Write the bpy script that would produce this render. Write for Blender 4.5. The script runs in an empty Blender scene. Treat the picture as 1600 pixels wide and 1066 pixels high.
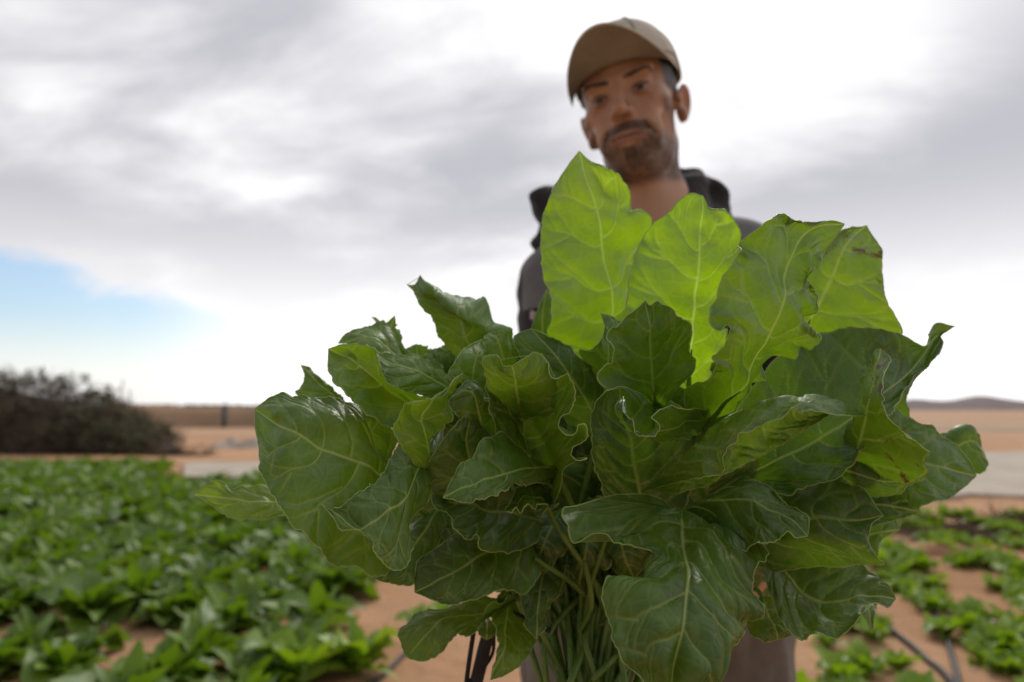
import bpy, bmesh, math, random
import numpy as np
from mathutils import Vector, Matrix, Euler

# ------------------------------------------------------------------ camera, sky, sun, exposure
sc = bpy.context.scene
COL = sc.collection
FPX = 1067.0                      # focal length in pixels of the 1600 px wide photograph (24 mm)
CAM = Vector((0.0, 0.0, 1.13))
PITCH = math.atan(107.0 / FPX)
FWD = Vector((0, math.cos(PITCH), math.sin(PITCH)))
UP = Vector((0, -math.sin(PITCH), math.cos(PITCH)))
RIGHT = Vector((1, 0, 0))
camd = bpy.data.cameras.new('camera')
cam = bpy.data.objects.new('camera', camd)
COL.objects.link(cam)
cam.location = CAM
cam.rotation_euler = (math.pi / 2 + PITCH, 0, 0)
camd.sensor_width = 36.0
camd.lens = 24.0
camd.clip_start = 0.02
camd.clip_end = 9000.0
camd.dof.use_dof = True
camd.dof.focus_distance = 0.452
camd.dof.aperture_fstop = 4.6
sc.camera = cam

SUN_AZ, SUN_EL = math.radians(23.0), math.radians(42.0)     # azimuth from +Y towards +X
world = bpy.data.worlds.new('World')
sc.world = world
world.use_nodes = True
WN, WL = world.node_tree.nodes, world.node_tree.links
WN.clear()

def wn(kind, **kw):
    n = WN.new(kind)
    for k, v in kw.items():
        setattr(n, k, v)
    return n

def wmath(op, a, b=None, c=None, clamp=False):
    n = wn('ShaderNodeMath', operation=op, use_clamp=clamp)
    for i, v in enumerate((a, b, c)):
        if v is None:
            continue
        if isinstance(v, (int, float)):
            n.inputs[i].default_value = v
        else:
            WL.new(v, n.inputs[i])
    return n.outputs[0]

def wsmooth(v, lo, hi, a=0.0, b=1.0):
    n = wn('ShaderNodeMapRange', interpolation_type='SMOOTHSTEP')
    WL.new(v, n.inputs[0])
    for i, q in enumerate((lo, hi, a, b)):
        n.inputs[i + 1].default_value = q
    return n.outputs[0]

def wmix(f, a, b):
    n = wn('ShaderNodeMix', data_type='RGBA')
    if isinstance(f, (int, float)):
        n.inputs[0].default_value = f
    else:
        WL.new(f, n.inputs[0])
    for i, v in ((6, a), (7, b)):
        if isinstance(v, tuple):
            n.inputs[i].default_value = (*v, 1)
        else:
            WL.new(v, n.inputs[i])
    return n.outputs[2]

sky = wn('ShaderNodeTexSky', sky_type='NISHITA')
sky.sun_disc = False
sky.sun_elevation = SUN_EL
sky.sun_rotation = SUN_AZ
sky.air_density = 1.0
sky.dust_density = 1.2
tc = wn('ShaderNodeTexCoord')
sep = wn('ShaderNodeSeparateXYZ')
WL.new(tc.outputs['Generated'], sep.inputs[0])
dx, dy, dz = sep.outputs
zc = wmath('MAXIMUM', dz, 0.0)
den = wmath('ADD', zc, 0.34)
px_, py_ = wmath('DIVIDE', dx, den), wmath('DIVIDE', dy, den)
comb = wn('ShaderNodeCombineXYZ')
WL.new(px_, comb.inputs[0]); WL.new(py_, comb.inputs[1])

def cloudnoise(scale, detail, rough, off, stretch=(1, 1, 1), rot=0.0, dist=0.0):
    mp = wn('ShaderNodeMapping')
    mp.inputs['Location'].default_value = off
    mp.inputs['Rotation'].default_value = (0, 0, rot)
    mp.inputs['Scale'].default_value = stretch
    WL.new(comb.outputs[0], mp.inputs[0])
    n = wn('ShaderNodeTexNoise')
    n.inputs['Scale'].default_value = scale
    n.inputs['Detail'].default_value = detail
    n.inputs['Roughness'].default_value = rough
    n.inputs['Distortion'].default_value = dist
    WL.new(mp.outputs[0], n.inputs['Vector'])
    return n.outputs[0]

n1 = cloudnoise(0.95, 6, 0.52, (9.3, 1.9, 0.4), (0.85, 1.1, 1), 0.7, 0.5)
n2 = cloudnoise(3.4, 7, 0.58, (0.3, 4.1, 0.0), (0.75, 1.2, 1), 0.45, 0.4)
nn = wmath('ADD', wmath('MULTIPLY', n1, 0.72), wmath('MULTIPLY', n2, 0.28))
thick = wsmooth(nn, 0.30, 0.58)                              # 1 = thick grey underside
low = wsmooth(dz, 0.02, 0.33)                                # thin and bright near the horizon
thick = wmath('MULTIPLY', thick, wmath('ADD', wmath('MULTIPLY', low, 0.86), 0.14))
# the deck glows around the hidden sun and dulls away from it
sv = wn('ShaderNodeVectorMath', operation='DOT_PRODUCT')
WL.new(tc.outputs['Generated'], sv.inputs[0])
sv.inputs[1].default_value = (math.sin(SUN_AZ) * math.cos(SUN_EL), math.cos(SUN_AZ) * math.cos(SUN_EL), math.sin(SUN_EL))
thick = wmath('MULTIPLY', thick, wsmooth(sv.outputs['Value'], 0.90, 0.995, 1.0, 0.35))
cloud = wmix(thick, (9.8, 9.7, 9.7), (4.0, 3.98, 4.35))
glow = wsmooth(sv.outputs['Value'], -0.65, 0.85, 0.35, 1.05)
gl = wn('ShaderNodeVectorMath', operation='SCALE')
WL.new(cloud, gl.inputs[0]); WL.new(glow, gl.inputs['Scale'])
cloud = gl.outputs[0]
# break in the cloud deck low on the left, blue sky behind it
az = wmath('ARCTAN2', dx, dy)
el = wmath('ARCSINE', dz)
gap_el = wmath('ADD', el, wmath('MULTIPLY', wmath('SUBTRACT', n2, 0.5), 0.11))
top = wmath('SUBTRACT', 0.186, wmath('MULTIPLY', wmath('ADD', az, 0.64), 0.215))   # upper rim slopes down to the right
g1 = wsmooth(wmath('SUBTRACT', top, gap_el), -0.004, 0.022)
g2 = wsmooth(az, -0.31, -0.52)
g3 = wsmooth(az, -1.9, -1.2)
gap = wmath('MULTIPLY', wmath('MULTIPLY', g1, g2), g3)
hz = wsmooth(el, 0.02, 0.13, 0.30, 0.97)
gap = wmath('MULTIPLY', gap, hz)
skyb = wn('ShaderNodeMix', data_type='RGBA', blend_type='MULTIPLY')
skyb.inputs[0].default_value = 1.0
WL.new(sky.outputs[0], skyb.inputs[6])
skyb.inputs[7].default_value = (1.02, 1.06, 1.10, 1)
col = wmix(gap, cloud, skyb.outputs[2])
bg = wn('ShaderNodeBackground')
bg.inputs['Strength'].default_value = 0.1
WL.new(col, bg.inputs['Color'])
wo = wn('ShaderNodeOutputWorld')
WL.new(bg.outputs[0], wo.inputs['Surface'])

sund = bpy.data.lights.new('sun', 'SUN')
sund.energy = 1.5
sund.angle = math.radians(16)
sund.color = (1.0, 0.95, 0.88)
sun = bpy.data.objects.new('sun', sund)
COL.objects.link(sun)
sdir = Vector((math.sin(SUN_AZ) * math.cos(SUN_EL), math.cos(SUN_AZ) * math.cos(SUN_EL), math.sin(SUN_EL)))
sun.rotation_euler = (-sdir).to_track_quat('-Z', 'Y').to_euler()
sun.location = sdir * 50
sc.view_settings.view_transform = 'Standard'
sc.view_settings.look = 'None'
sc.view_settings.exposure = 0.42
sc.view_settings.gamma = 1.0
sc.view_settings.use_curve_mapping = False
try:
    sc.cycles.use_denoising = True
    sc.cycles.max_bounces = 8
    sc.cycles.transmission_bounces = 6
    sc.cycles.diffuse_bounces = 4
except Exception:
    pass

# ------------------------------------------------------------------ helpers
rng = np.random.default_rng(11)
random.seed(5)
_C = np.array(CAM); _F = np.array(FWD); _U = np.array(UP); _R = np.array(RIGHT)

def at(x, y, d):
    """world point seen at photograph pixel (x, y), d metres along the view axis"""
    return _C + d * (_F + (x - 800.0) / FPX * _R + (533.0 - y) / FPX * _U)

def ground(x, y, z=0.0):
    v = _F + (x - 800.0) / FPX * _R + (533.0 - y) / FPX * _U
    return _C + v * ((z - _C[2]) / v[2])

def mesh_obj(name, verts, faces, mat, parent=None, smooth=True, mats=None, midx=None):
    me = bpy.data.meshes.new(name)
    me.from_pydata([tuple(map(float, v)) for v in verts], [], [tuple(map(int, f)) for f in faces])
    for m in (mats or [mat]):
        me.materials.append(m)
    if midx is not None:
        me.polygons.foreach_set('material_index', np.asarray(midx, dtype=np.int32))
    if smooth:
        me.polygons.foreach_set('use_smooth', np.ones(len(me.polygons), dtype=bool))
    me.update()
    o = bpy.data.objects.new(name, me)
    COL.objects.link(o)
    o.parent = parent
    return o

def empty(name, loc=(0, 0, 0)):
    o = bpy.data.objects.new(name, None)
    COL.objects.link(o)
    o.location = loc
    o.empty_display_size = 0.05
    return o

def tag(o, label=None, cat=None, group=None, kind=None):
    if label: o['label'] = label
    if cat: o['category'] = cat
    if group: o['group'] = group
    if kind: o['kind'] = kind
    return o

def catmull(P, n):
    """resample a polyline (k,dim) to n points by a centripetal-ish Catmull-Rom, even in arc length"""
    P = np.asarray(P, float)
    if len(P) == 2:
        t = np.linspace(0, 1, n)[:, None]
        return P[0] * (1 - t) + P[1] * t
    Q = np.vstack([2 * P[0] - P[1], P, 2 * P[-1] - P[-2]])
    out = []
    for i in range(1, len(Q) - 2):
        p0, p1, p2, p3 = Q[i - 1], Q[i], Q[i + 1], Q[i + 2]
        t = np.linspace(0, 1, 12, endpoint=False)[:, None]
        out.append(0.5 * (2 * p1 + (p2 - p0) * t + (2 * p0 - 5 * p1 + 4 * p2 - p3) * t ** 2 + (3 * p1 - p0 - 3 * p2 + p3) * t ** 3))
    out.append(P[-1:])
    C = np.vstack(out)
    s = np.r_[0, np.cumsum(np.linalg.norm(np.diff(C, axis=0), axis=1))]
    s /= s[-1]
    u = np.linspace(0, 1, n)
    return np.stack([np.interp(u, s, C[:, k]) for k in range(C.shape[1])], 1)

def tube(path, radii, sides=8, cap=True):
    path = np.asarray(path, float); n = len(path)
    radii = np.broadcast_to(np.asarray(radii, float), (n,))
    tan = np.gradient(path, axis=0)
    tan /= np.linalg.norm(tan, axis=1)[:, None] + 1e-12
    ref = np.array([0.31, 0.17, 0.93])
    if abs(tan[0] @ ref) > 0.9: ref = np.array([1.0, 0.1, 0.0])
    V = []
    nrm = ref - (ref @ tan[0]) * tan[0]; nrm /= np.linalg.norm(nrm)
    a = np.linspace(0, 2 * math.pi, sides, endpoint=False)
    for i in range(n):
        nrm = nrm - (nrm @ tan[i]) * tan[i]; nrm /= np.linalg.norm(nrm) + 1e-12
        b = np.cross(tan[i], nrm)
        V.append(path[i] + radii[i] * (np.cos(a)[:, None] * nrm + np.sin(a)[:, None] * b))
    V = np.vstack(V)
    Fc = []
    for i in range(n - 1):
        for j in range(sides):
            j2 = (j + 1) % sides
            Fc.append((i * sides + j, i * sides + j2, (i + 1) * sides + j2, (i + 1) * sides + j))
    if cap:
        Fc.append(tuple(range(sides - 1, -1, -1)))
        Fc.append(tuple((n - 1) * sides + j for j in range(sides)))
    return V, Fc

def merge(parts):
    V, Fc, off = [], [], 0
    for v, f in parts:
        V.append(np.asarray(v)); Fc += [tuple(i + off for i in q) for q in f]; off += len(v)
    return np.vstack(V), Fc

def vnoise(P, scale, seed=0):
    """cheap smooth 3-D value noise in -1..1 for numpy points"""
    P = np.asarray(P) * scale
    i = np.floor(P).astype(np.int64); f = P - i
    f = f * f * (3 - 2 * f)
    def h(a, b, c):
        n = (a * 374761393 + b * 668265263 + c * 2147483647 + seed * 1274126177) & 0xffffffff
        n = ((n ^ (n >> 13)) * 1274126177) & 0xffffffff
        return ((n ^ (n >> 16)) & 0xffff) / 32767.5 - 1
    r = 0
    for a in (0, 1):
        for b in (0, 1):
            for c in (0, 1):
                w = (f[..., 0] if a else 1 - f[..., 0]) * (f[..., 1] if b else 1 - f[..., 1]) * (f[..., 2] if c else 1 - f[..., 2])
                r = r + w * h(i[..., 0] + a, i[..., 1] + b, i[..., 2] + c)
    return r

class Mat:
    """tiny node-tree writer"""
    def __init__(s, name):
        s.m = bpy.data.materials.new(name); s.m.use_nodes = True
        s.N, s.L = s.m.node_tree.nodes, s.m.node_tree.links
        s.N.clear()
        s.out = s.N.new('ShaderNodeOutputMaterial')
    def n(s, kind, ins=None, **kw):
        nd = s.N.new(kind)
        for k, v in kw.items(): setattr(nd, k, v)
        for k, v in (ins or {}).items():
            if hasattr(v, 'is_output'): s.L.new(v, nd.inputs[k])
            elif isinstance(v, tuple) and len(v) == 3 and nd.inputs[k].type == 'RGBA': nd.inputs[k].default_value = (*v, 1)
            else: nd.inputs[k].default_value = v
        return nd
    def mix(s, f, a, b, blend='MIX'):
        return s.n('ShaderNodeMix', {0: f, 6: a, 7: b}, data_type='RGBA', blend_type=blend).outputs[2]
    def rng(s, v, a, b, c=0.0, d=1.0):
        return s.n('ShaderNodeMapRange', {0: v, 1: a, 2: b, 3: c, 4: d}, interpolation_type='SMOOTHSTEP').outputs[0]
    def noise(s, scale, detail=4, rough=0.55, vec=None, dist=0.0):
        i = {'Scale': scale, 'Detail': detail, 'Roughness': rough, 'Distortion': dist}
        if vec is not None: i['Vector'] = vec
        return s.n('ShaderNodeTexNoise', i).outputs[0]
    def attr(s, name, out='Fac'):
        return s.n('ShaderNodeAttribute', attribute_name=name).outputs[out]
    def obj(s): return s.n('ShaderNodeTexCoord').outputs['Object']
    def geo(s): return s.n('ShaderNodeNewGeometry').outputs['Position']
    def math(s, op, a, b=0.0, clamp=False):
        return s.n('ShaderNodeMath', {0: a, 1: b}, operation=op, use_clamp=clamp).outputs[0]
    def done(s, sh):
        s.L.new(sh, s.out.inputs['Surface']); return s.m

def simple_mat(name, c1, c2, scale, rough=0.8, bump=0.0, bscale=None, spec=0.3, metal=0.0, detail=4, sheen=0.0):
    M = Mat(name); v = M.obj()
    f = M.rng(M.noise(scale, detail, 0.6, v), 0.3, 0.7)
    ins = {'Base Color': M.mix(f, c1, c2), 'Roughness': rough, 'Specular IOR Level': spec, 'Metallic': metal}
    if sheen: ins['Sheen Weight'] = sheen
    if bump:
        b = M.n('ShaderNodeBump', {'Strength': bump, 'Distance': 0.01, 'Height': M.noise(bscale or scale * 3, 6, 0.6, v)})
        ins['Normal'] = b.outputs[0]
    return M.done(M.n('ShaderNodeBsdfPrincipled', ins).outputs[0])
# ------------------------------------------------------------------ ground, track, bank, hills
def soil_mat():
    M = Mat('sandy_soil'); p = M.geo()
    a = M.noise(0.35, 5, 0.6, p); b = M.noise(3.0, 6, 0.65, p); c = M.noise(28.0, 4, 0.6, p)
    col_ = M.mix(M.rng(a, 0.35, 0.65), (0.430, 0.235, 0.125), (0.560, 0.335, 0.195))
    col_ = M.mix(M.math('MULTIPLY', M.rng(b, 0.52, 0.72), 0.55), col_, (0.300, 0.155, 0.080))
    col_ = M.mix(M.math('MULTIPLY', M.rng(c, 0.55, 0.75), 0.35), col_, (0.60, 0.41, 0.27))
    # paler, duller sand and stubble far away
    y = M.n('ShaderNodeSeparateXYZ', {0: p}).outputs[1]
    st = M.n('ShaderNodeMapping', {'Vector': p, 'Scale': (0.02, 0.20, 1.0)}).outputs[0]
    band = M.noise(1.0, 4, 0.6, st)
    far = M.mix(M.rng(band, 0.38, 0.62), (0.400, 0.250, 0.155), (0.50, 0.325, 0.205))
    col_ = M.mix(M.rng(y, 14.0, 40.0), col_, far)
    h = M.math('ADD', M.noise(9.0, 8, 0.65, p), M.math('MULTIPLY', M.noise(70.0, 4, 0.6, p), 0.3))
    bp = M.n('ShaderNodeBump', {'Strength': 0.8, 'Distance': 0.05, 'Height': h}).outputs[0]
    return M.done(M.n('ShaderNodeBsdfPrincipled', {'Base Color': col_, 'Roughness': 0.95, 'Specular IOR Level': 0.1, 'Normal': bp}).outputs[0])
SOIL = soil_mat()

def gz(X, Y):
    """height of the ground: low beds and furrows near the camera, flat farther off"""
    P = np.stack([np.asarray(X, float), np.asarray(Y, float), np.zeros_like(np.asarray(X, float))], -1)
    near = np.clip((16 - P[..., 1]) / 6, 0, 1) * np.clip((P[..., 1] + 6) / 3, 0, 1)
    return near * (0.030 * vnoise(P, 1.3, 3) + 0.018 * vnoise(P, 4.0, 4)) - 0.0

def axis(lo, hi, near, step, grow):
    a = [0.0]
    while a[-1] < hi:
        s = step if a[-1] < near else step * (1 + (a[-1] - near) * grow)
        a.append(a[-1] + s)
    return np.array(a)
ax = axis(0, 3500, 7, 0.09, 0.9); xs = np.r_[-ax[::-1][:-1], ax]
ys = np.r_[-ax[::-1][:-1][ax[::-1][:-1] < 400], axis(0, 4500, 15, 0.09, 0.9)]
X, Y = np.meshgrid(xs, ys, indexing='ij')
Z = gz(X, Y)
idx = np.arange(X.size).reshape(X.shape)
Fc = np.stack([idx[:-1, :-1], idx[1:, :-1], idx[1:, 1:], idx[:-1, 1:]], -1).reshape(-1, 4)
g = mesh_obj('ground', np.stack([X, Y, Z], -1).reshape(-1, 3), Fc, SOIL)
tag(g, kind='structure')

def strip(name, pts, mat, z=0.02, thick=0.03, label=None):
    """a low slab with an uneven outline laid on the ground"""
    pts = np.array(pts)
    n = len(pts)
    V = [(p[0], p[1], z) for p in pts] + [(p[0], p[1], z - thick) for p in pts]
    F = [tuple(range(n))] + [(i, n + i, n + (i + 1) % n, (i + 1) % n) for i in range(n)]
    return mesh_obj(name, V, F, mat, None, False)

def ragged(a, b, n, amp, seed):
    r = np.random.default_rng(seed)
    t = np.linspace(0, 1, n)[:, None]
    q = a[:2] * (1 - t) + b[:2] * t
    q[1:-1, 1] += r.normal(0, amp, n - 2)
    return q

PALE = simple_mat('pale_track', (0.37, 0.315, 0.25), (0.47, 0.41, 0.34), 1.4, 0.9, 0.3, 12, 0.15)
near_e = ragged(ground(287, 748), ground(1780, 786), 40, 0.10, 1)
far_e = ragged(ground(1780, 706), ground(287, 726), 40, 0.12, 2)
tag(strip('track', np.vstack([near_e, far_e]), PALE, 0.045, 0.06), kind='structure')
PALE2 = simple_mat('dusty_track', (0.36, 0.255, 0.17), (0.42, 0.31, 0.215), 1.0, 0.95, 0.3, 9, 0.1)
tag(strip('path', np.vstack([ragged(ground(1300, 672), ground(2300, 676), 20, 0.3, 3), ragged(ground(2300, 662), ground(1300, 664), 20, 0.8, 4)]), PALE2, 0.03, 0.04), kind='structure')

# low earth bank along the horizon on the left
def bank(name, x0, x1, D, h, depth, mat, seed, n=60, kind='structure'):
    r = np.random.default_rng(seed)
    xs_ = np.linspace(x0, x1, n); V = []
    for x in xs_:
        hh = h * (1 + 0.05 * math.sin(x * 0.7) + 0.04 * r.normal())
        for k, (dy_, z_) in enumerate(((0, -0.1), (depth * .10, hh * .55), (depth * .2, hh * .97), (depth * .5, hh), (depth, -0.1))):
            V.append((x, D + dy_ + 0.3 * math.sin(x * 0.45 + seed), z_))
    F = [(i * 5 + k, (i + 1) * 5 + k, (i + 1) * 5 + k + 1, i * 5 + k + 1) for i in range(n - 1) for k in range(4)]
    return tag(mesh_obj(name, V, F, mat, None, True), kind=kind)
BANK = simple_mat('bank_earth', (0.285, 0.185, 0.115), (0.345, 0.23, 0.15), 0.8, 0.95, 0.5, 5, 0.1)
bk = bank('embankment', -48, 2, 43, 1.38, 8, BANK, 3)
SCRUB = simple_mat('dark_scrub', (0.05, 0.045, 0.030), (0.10, 0.085, 0.055), 2.0, 0.95, 0.4, 8, 0.05)
# dry scrub line along the bank's crest, one strip of small tufts
V, F = [], []
r = np.random.default_rng(8)
for k in range(900):
    x = r.uniform(-44, 0); y = 46.2 + r.uniform(-1, 1); z0 = 1.30; h_ = r.uniform(0.08, 0.24); w_ = r.uniform(0.1, 0.3); i0 = len(V)
    a = r.uniform(0, 3.1)
    V += [(x - w_ * math.cos(a), y - w_ * math.sin(a), z0), (x + w_ * math.cos(a), y + w_ * math.sin(a), z0), (x + r.normal(0, .06), y, z0 + h_)]
    F.append((i0, i0 + 1, i0 + 2))
tag(mesh_obj('scrub', V, F, SCRUB, None, False), 'thin line of dark dry scrub along the far earth bank', 'scrub', kind='stuff')
# hills on the right horizon
def ridge(name, prof, D, depth, mat):
    V = []; n = len(prof)
    for (x, h_) in prof:
        V += [(x, D, -2), (x, D + depth * .3, h_ * .7), (x, D + depth * .6, h_), (x, D + depth, -2)]
    F = [(i * 4 + k, (i + 1) * 4 + k, (i + 1) * 4 + k + 1, i * 4 + k + 1) for i in range(n - 1) for k in range(3)]
    return tag(mesh_obj(name, V, F, mat), kind='structure')
HILL = simple_mat('hill_earth', (0.20, 0.165, 0.155), (0.25, 0.21, 0.195), 0.02, 0.95, 0.3, 0.2, 0.05)
xs_ = np.linspace(250, 1300, 70)
pr = []
for x in xs_:
    pxx = 800 + x / 900 * FPX
    h_ = 2.5 + 14 * math.exp(-((pxx - 1475) / 38) ** 2) * .55 + 13 * math.exp(-((pxx - 1590) / 75) ** 2) + 6 * math.exp(-((pxx - 1800) / 120) ** 2) + vnoise(np.array([[x * .03, 0, 0]]), 1.0, 5)[0] * 1.3
    pr.append((x, max(h_ * 1.35, 0.5)))
ridge('hills', pr, 880, 160, HILL)

# slim post with a thin mast by the bank
POSTM = simple_mat('painted_post', (0.055, 0.075, 0.085), (0.085, 0.105, 0.115), 6, 0.6, 0.1)
pb = ground(356, 668)
post = empty('utility_post', (pb[0], pb[1] - 0.6, 0))
tag(post, 'dark blue-grey post with a thin mast standing before the earth bank', 'post')
v, f = tube(np.array([(0, 0, -.1), (0, 0, 0.4), (0, 0, 1.35)]), [.16, .155, .15], 10); mesh_obj('post', v, f, POSTM, post)
v, f = tube(np.array([(0, 0, 1.30), (0, 0, 1.42)]), [.19, .19], 10); mesh_obj('cap', v, f, POSTM, post)
v, f = tube(np.array([(0, 0, 1.40), (0, 0, 2.35)]), [.03, .018], 6); mesh_obj('mast', v, f, POSTM, post)

# pile of rubble and dark dry plant litter at the edges of the field
LITTER = simple_mat('dry_litter', (0.045, 0.030, 0.020), (0.12, 0.080, 0.050), 14, 0.95, 0.5, 40, 0.05)
PALES = simple_mat('pale_rubble', (0.34, 0.26, 0.20), (0.50, 0.44, 0.38), 5, 0.9, 0.4, 20, 0.1)

def heap(name, c, rx, ry, h_, mat, seed, n=26, m=14):
    V, F = [], []
    for i in range(m):
        rad = i / (m - 1)
        for j in range(n):
            a = 2 * math.pi * j / n
            x, y = math.cos(a) * rad * rx, math.sin(a) * rad * ry
            z = h_ * (1 - rad ** 1.7)
            q = np.array([[c[0] + x, c[1] + y, 0]])
            z = z * (1 + .55 * vnoise(q, 3 / max(rx, .3), seed)[0]) + .05 * vnoise(q, 7, seed)[0] - .05
            V.append((c[0] + x, c[1] + y, z))
    for i in range(m - 1):
        for j in range(n):
            F.append((i * n + j, (i + 1) * n + j, (i + 1) * n + (j + 1) % n, i * n + (j + 1) % n))
    return mesh_obj(name, V, F, mat)
def twigs(n, c, rx, ry, h_, ln, r0, seed):
    r = np.random.default_rng(seed); parts = []
    for k in range(n):
        a, q = r.uniform(0, 2 * math.pi), math.sqrt(r.random())
        p = np.array([c[0] + math.cos(a) * q * rx, c[1] + math.sin(a) * q * ry, h_ * (1 - q ** 1.7) * r.uniform(.5, 1.1)])
        d = r.normal(0, 1, 3) * np.array([1, 1, .45]); d /= np.linalg.norm(d)
        l = ln * r.uniform(.5, 1.2)
        parts.append(tube(np.array([p, p + d * l * .5 + r.normal(0, l * .06, 3), p + d * l]), [r0, r0 * .8, r0 * .3], 4, False))
    return merge(parts)

c = ground(1470, 838)
hp = heap('litter_heap', c, 0.75, 0.42, 0.13, LITTER, 5); tag(hp, 'low dark heap of dry crop litter on the sandy strip past the bunch', 'litter heap', 'dark litter heaps beyond the crop')
v, f = twigs(160, c, .78, .44, .16, .28, .005, 6); mesh_obj('twigs', v, f, LITTER, hp)
hp['kind'] = 'thing'
c2 = ground(1600, 822)
hp2 = heap('litter_heap', c2, 0.65, 0.36, 0.12, LITTER, 7); tag(hp2, 'second dark heap of dry crop litter beside the green plants at the frame edge', 'litter heap', 'dark litter heaps beyond the crop')
v, f = twigs(120, c2, .66, .38, .14, .25, .005, 8); mesh_obj('twigs', v, f, LITTER, hp2)
c3 = ground(1480, 866)
sr = heap('soil_ridge', c3, 0.85, 0.16, 0.10, SOIL, 9); tag(sr, kind='structure')
c4 = ground(385, 700)
hp3 = heap('rubble_mound', c4, 1.25, 0.6, 0.36, PALES, 12); tag(hp3, 'small pale rubble mound on the sand past the crop field', 'rubble mound')
c5 = ground(262, 712)
hp4 = heap('litter_heap', c5, 1.3, 0.35, 0.16, LITTER, 14); tag(hp4, 'low brown litter heap at the foot of the brush pile', 'litter heap', 'dark litter heaps beyond the crop')
v, f = twigs(150, c5, 1.4, .4, .2, .4, .008, 15); mesh_obj('twigs', v, f, LITTER, hp4)

# ------------------------------------------------------------------ the heap of brush and scrub on the left
def leafy_mat(name, c1, c2, t, rough=0.6, scale=8.0):
    M = Mat(name); p = M.geo()
    a = M.attr('tint')
    oi = M.n('ShaderNodeObjectInfo').outputs['Random']
    a = M.math('ADD', M.math('MULTIPLY', a, 0.65), M.math('MULTIPLY', oi, 0.35))
    f = M.math('ADD', M.math('MULTIPLY', M.rng(M.noise(scale, 3, 0.6, p), 0.3, 0.7), 0.5), M.math('MULTIPLY', a, 0.5), clamp=True)
    P = M.n('ShaderNodeBsdfPrincipled', {'Base Color': M.mix(f, c1, c2), 'Roughness': rough, 'Specular IOR Level': 0.35}).outputs[0]
    T = M.n('ShaderNodeBsdfTranslucent', {'Color': t}).outputs[0]
    return M.done(M.n('ShaderNodeAddShader', {0: P, 1: T}).outputs[0])
TWIG = simple_mat('dry_twig', (0.058, 0.044, 0.035), (0.165, 0.130, 0.102), 5, 0.95, 0.3, 20, 0.05)
SAGE = leafy_mat('sage_foliage', (0.062, 0.060, 0.036), (0.175, 0.165, 0.105), (0.03, 0.04, 0.012), 0.75, 2.0)
BD = 17.6
def bx(px): return (px - 800) / FPX * BD
prof = [(-420, 2.3), (-250, 2.15), (-100, 2.25), (0, 2.05), (40, 1.98), (70, 1.86), (95, 1.70), (125, 1.52), (155, 1.30), (185, 1.04), (212, .74), (236, .42), (252, .12)]
pxs, phs = np.array(prof).T
def bh(x): return np.interp(x, bx(pxs), phs)
br = empty('brush_pile', (bx(60), BD, 0))
tag(br, 'long dark pile of dry brush with grey-green scrub beyond the crop rows', 'brush pile')
bl = np.array(br.location)
n, m = 90, 12
V, F = [], []
for i in range(n):
    x = bx(-420) + (bx(248) - bx(-420)) * i / (n - 1)
    for j in range(m):
        a = math.pi * j / (m - 1)
        q = np.array([[x, math.cos(a) * 2, math.sin(a) * 2]])
        s = 0.74 + 0.22 * vnoise(q, 1.7, 3)[0]
        V.append((x, BD + 0.9 - math.cos(a) * 1.3 * s, max(bh(x), .05) * math.sin(a) * s - .05))
for i in range(n - 1):
    for j in range(m - 1):
        F.append((i * m + j, (i + 1) * m + j, (i + 1) * m + j + 1, i * m + j + 1))
mesh_obj('core', np.array(V) - bl, F, TWIG, br)
r = np.random.default_rng(21); parts = []
for k in range(5200):
    x = r.uniform(bx(-420), bx(244)); a = r.uniform(0.0, math.pi * .8)
    hh = bh(x); s = r.uniform(.72, 1.0)
    p = np.array([x, BD + .9 - math.cos(a) * 1.3 * s, hh * math.sin(a) * s])
    d = np.array([r.normal(0, 1), -abs(math.cos(a)) * .5 + r.normal(0, .5), math.sin(a) * .35 + r.normal(0, .55)]); d /= np.linalg.norm(d)
    l = r.uniform(.15, .55)
    e = p + d * l
    if e[2] > hh * 1.12 + .06: e[2] = hh * 1.12 + .06
    parts.append(tube(np.array([p, (p + e) / 2 + r.normal(0, .03, 3), e]), [.014, .010, .003], 3, False))
v, f = merge(parts)
tag(mesh_obj('branches', v - bl, f, TWIG, br), kind='stuff')
# scrub leaves, in clumps, thicker to the right end and along the crest
V, F, Tn = [], [], []
cl = []
for k in range(140):
    u = r.random()
    px_k = r.uniform(-380, 240) if u < .55 else r.uniform(110, 246)
    x = bx(px_k); a = r.uniform(.15, 1.9); hh = bh(x); s = r.uniform(.9, 1.04)
    cl.append((x, BD + .9 - math.cos(a) * 1.35 * s, max(hh * math.sin(a) * s, .06), r.uniform(.10, .26), r.random()))
for (x, z) in ((bx(30), 2.16), (bx(100), 2.02), (bx(8), 2.10), (bx(140), 1.72), (bx(62), 1.98)):
    cl.append((x, BD + .8, z, .09, .1)); cl.append((x + .05, BD + .8, z - .14, .10, .15))
for (cx, cy, cz, rad, tn) in cl:
    for q in range(int(60 * rad / .18)):
        o_ = r.normal(0, .5, 3) * rad; d = r.normal(0, 1, 3); d /= np.linalg.norm(d); e = np.cross(d, r.normal(0, 1, 3)); e /= np.linalg.norm(e)
        l, w = r.uniform(.05, .11), r.uniform(.018, .035); c0 = np.array([cx, cy, cz]) + o_; i0 = len(V)
        nn_ = np.cross(d, e)
        V += [c0, c0 + d * l * .5 + e * w + nn_ * .01, c0 + d * l, c0 + d * l * .5 - e * w + nn_ * .01]; F.append((i0, i0 + 1, i0 + 2, i0 + 3)); Tn += [tn] * 4
o = mesh_obj('foliage', np.array(V) - bl, F, SAGE, br, False)
o.data.attributes.new('tint', 'FLOAT', 'POINT').data.foreach_set('value', np.array(Tn, np.float32))
tag(o, kind='stuff')
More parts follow.
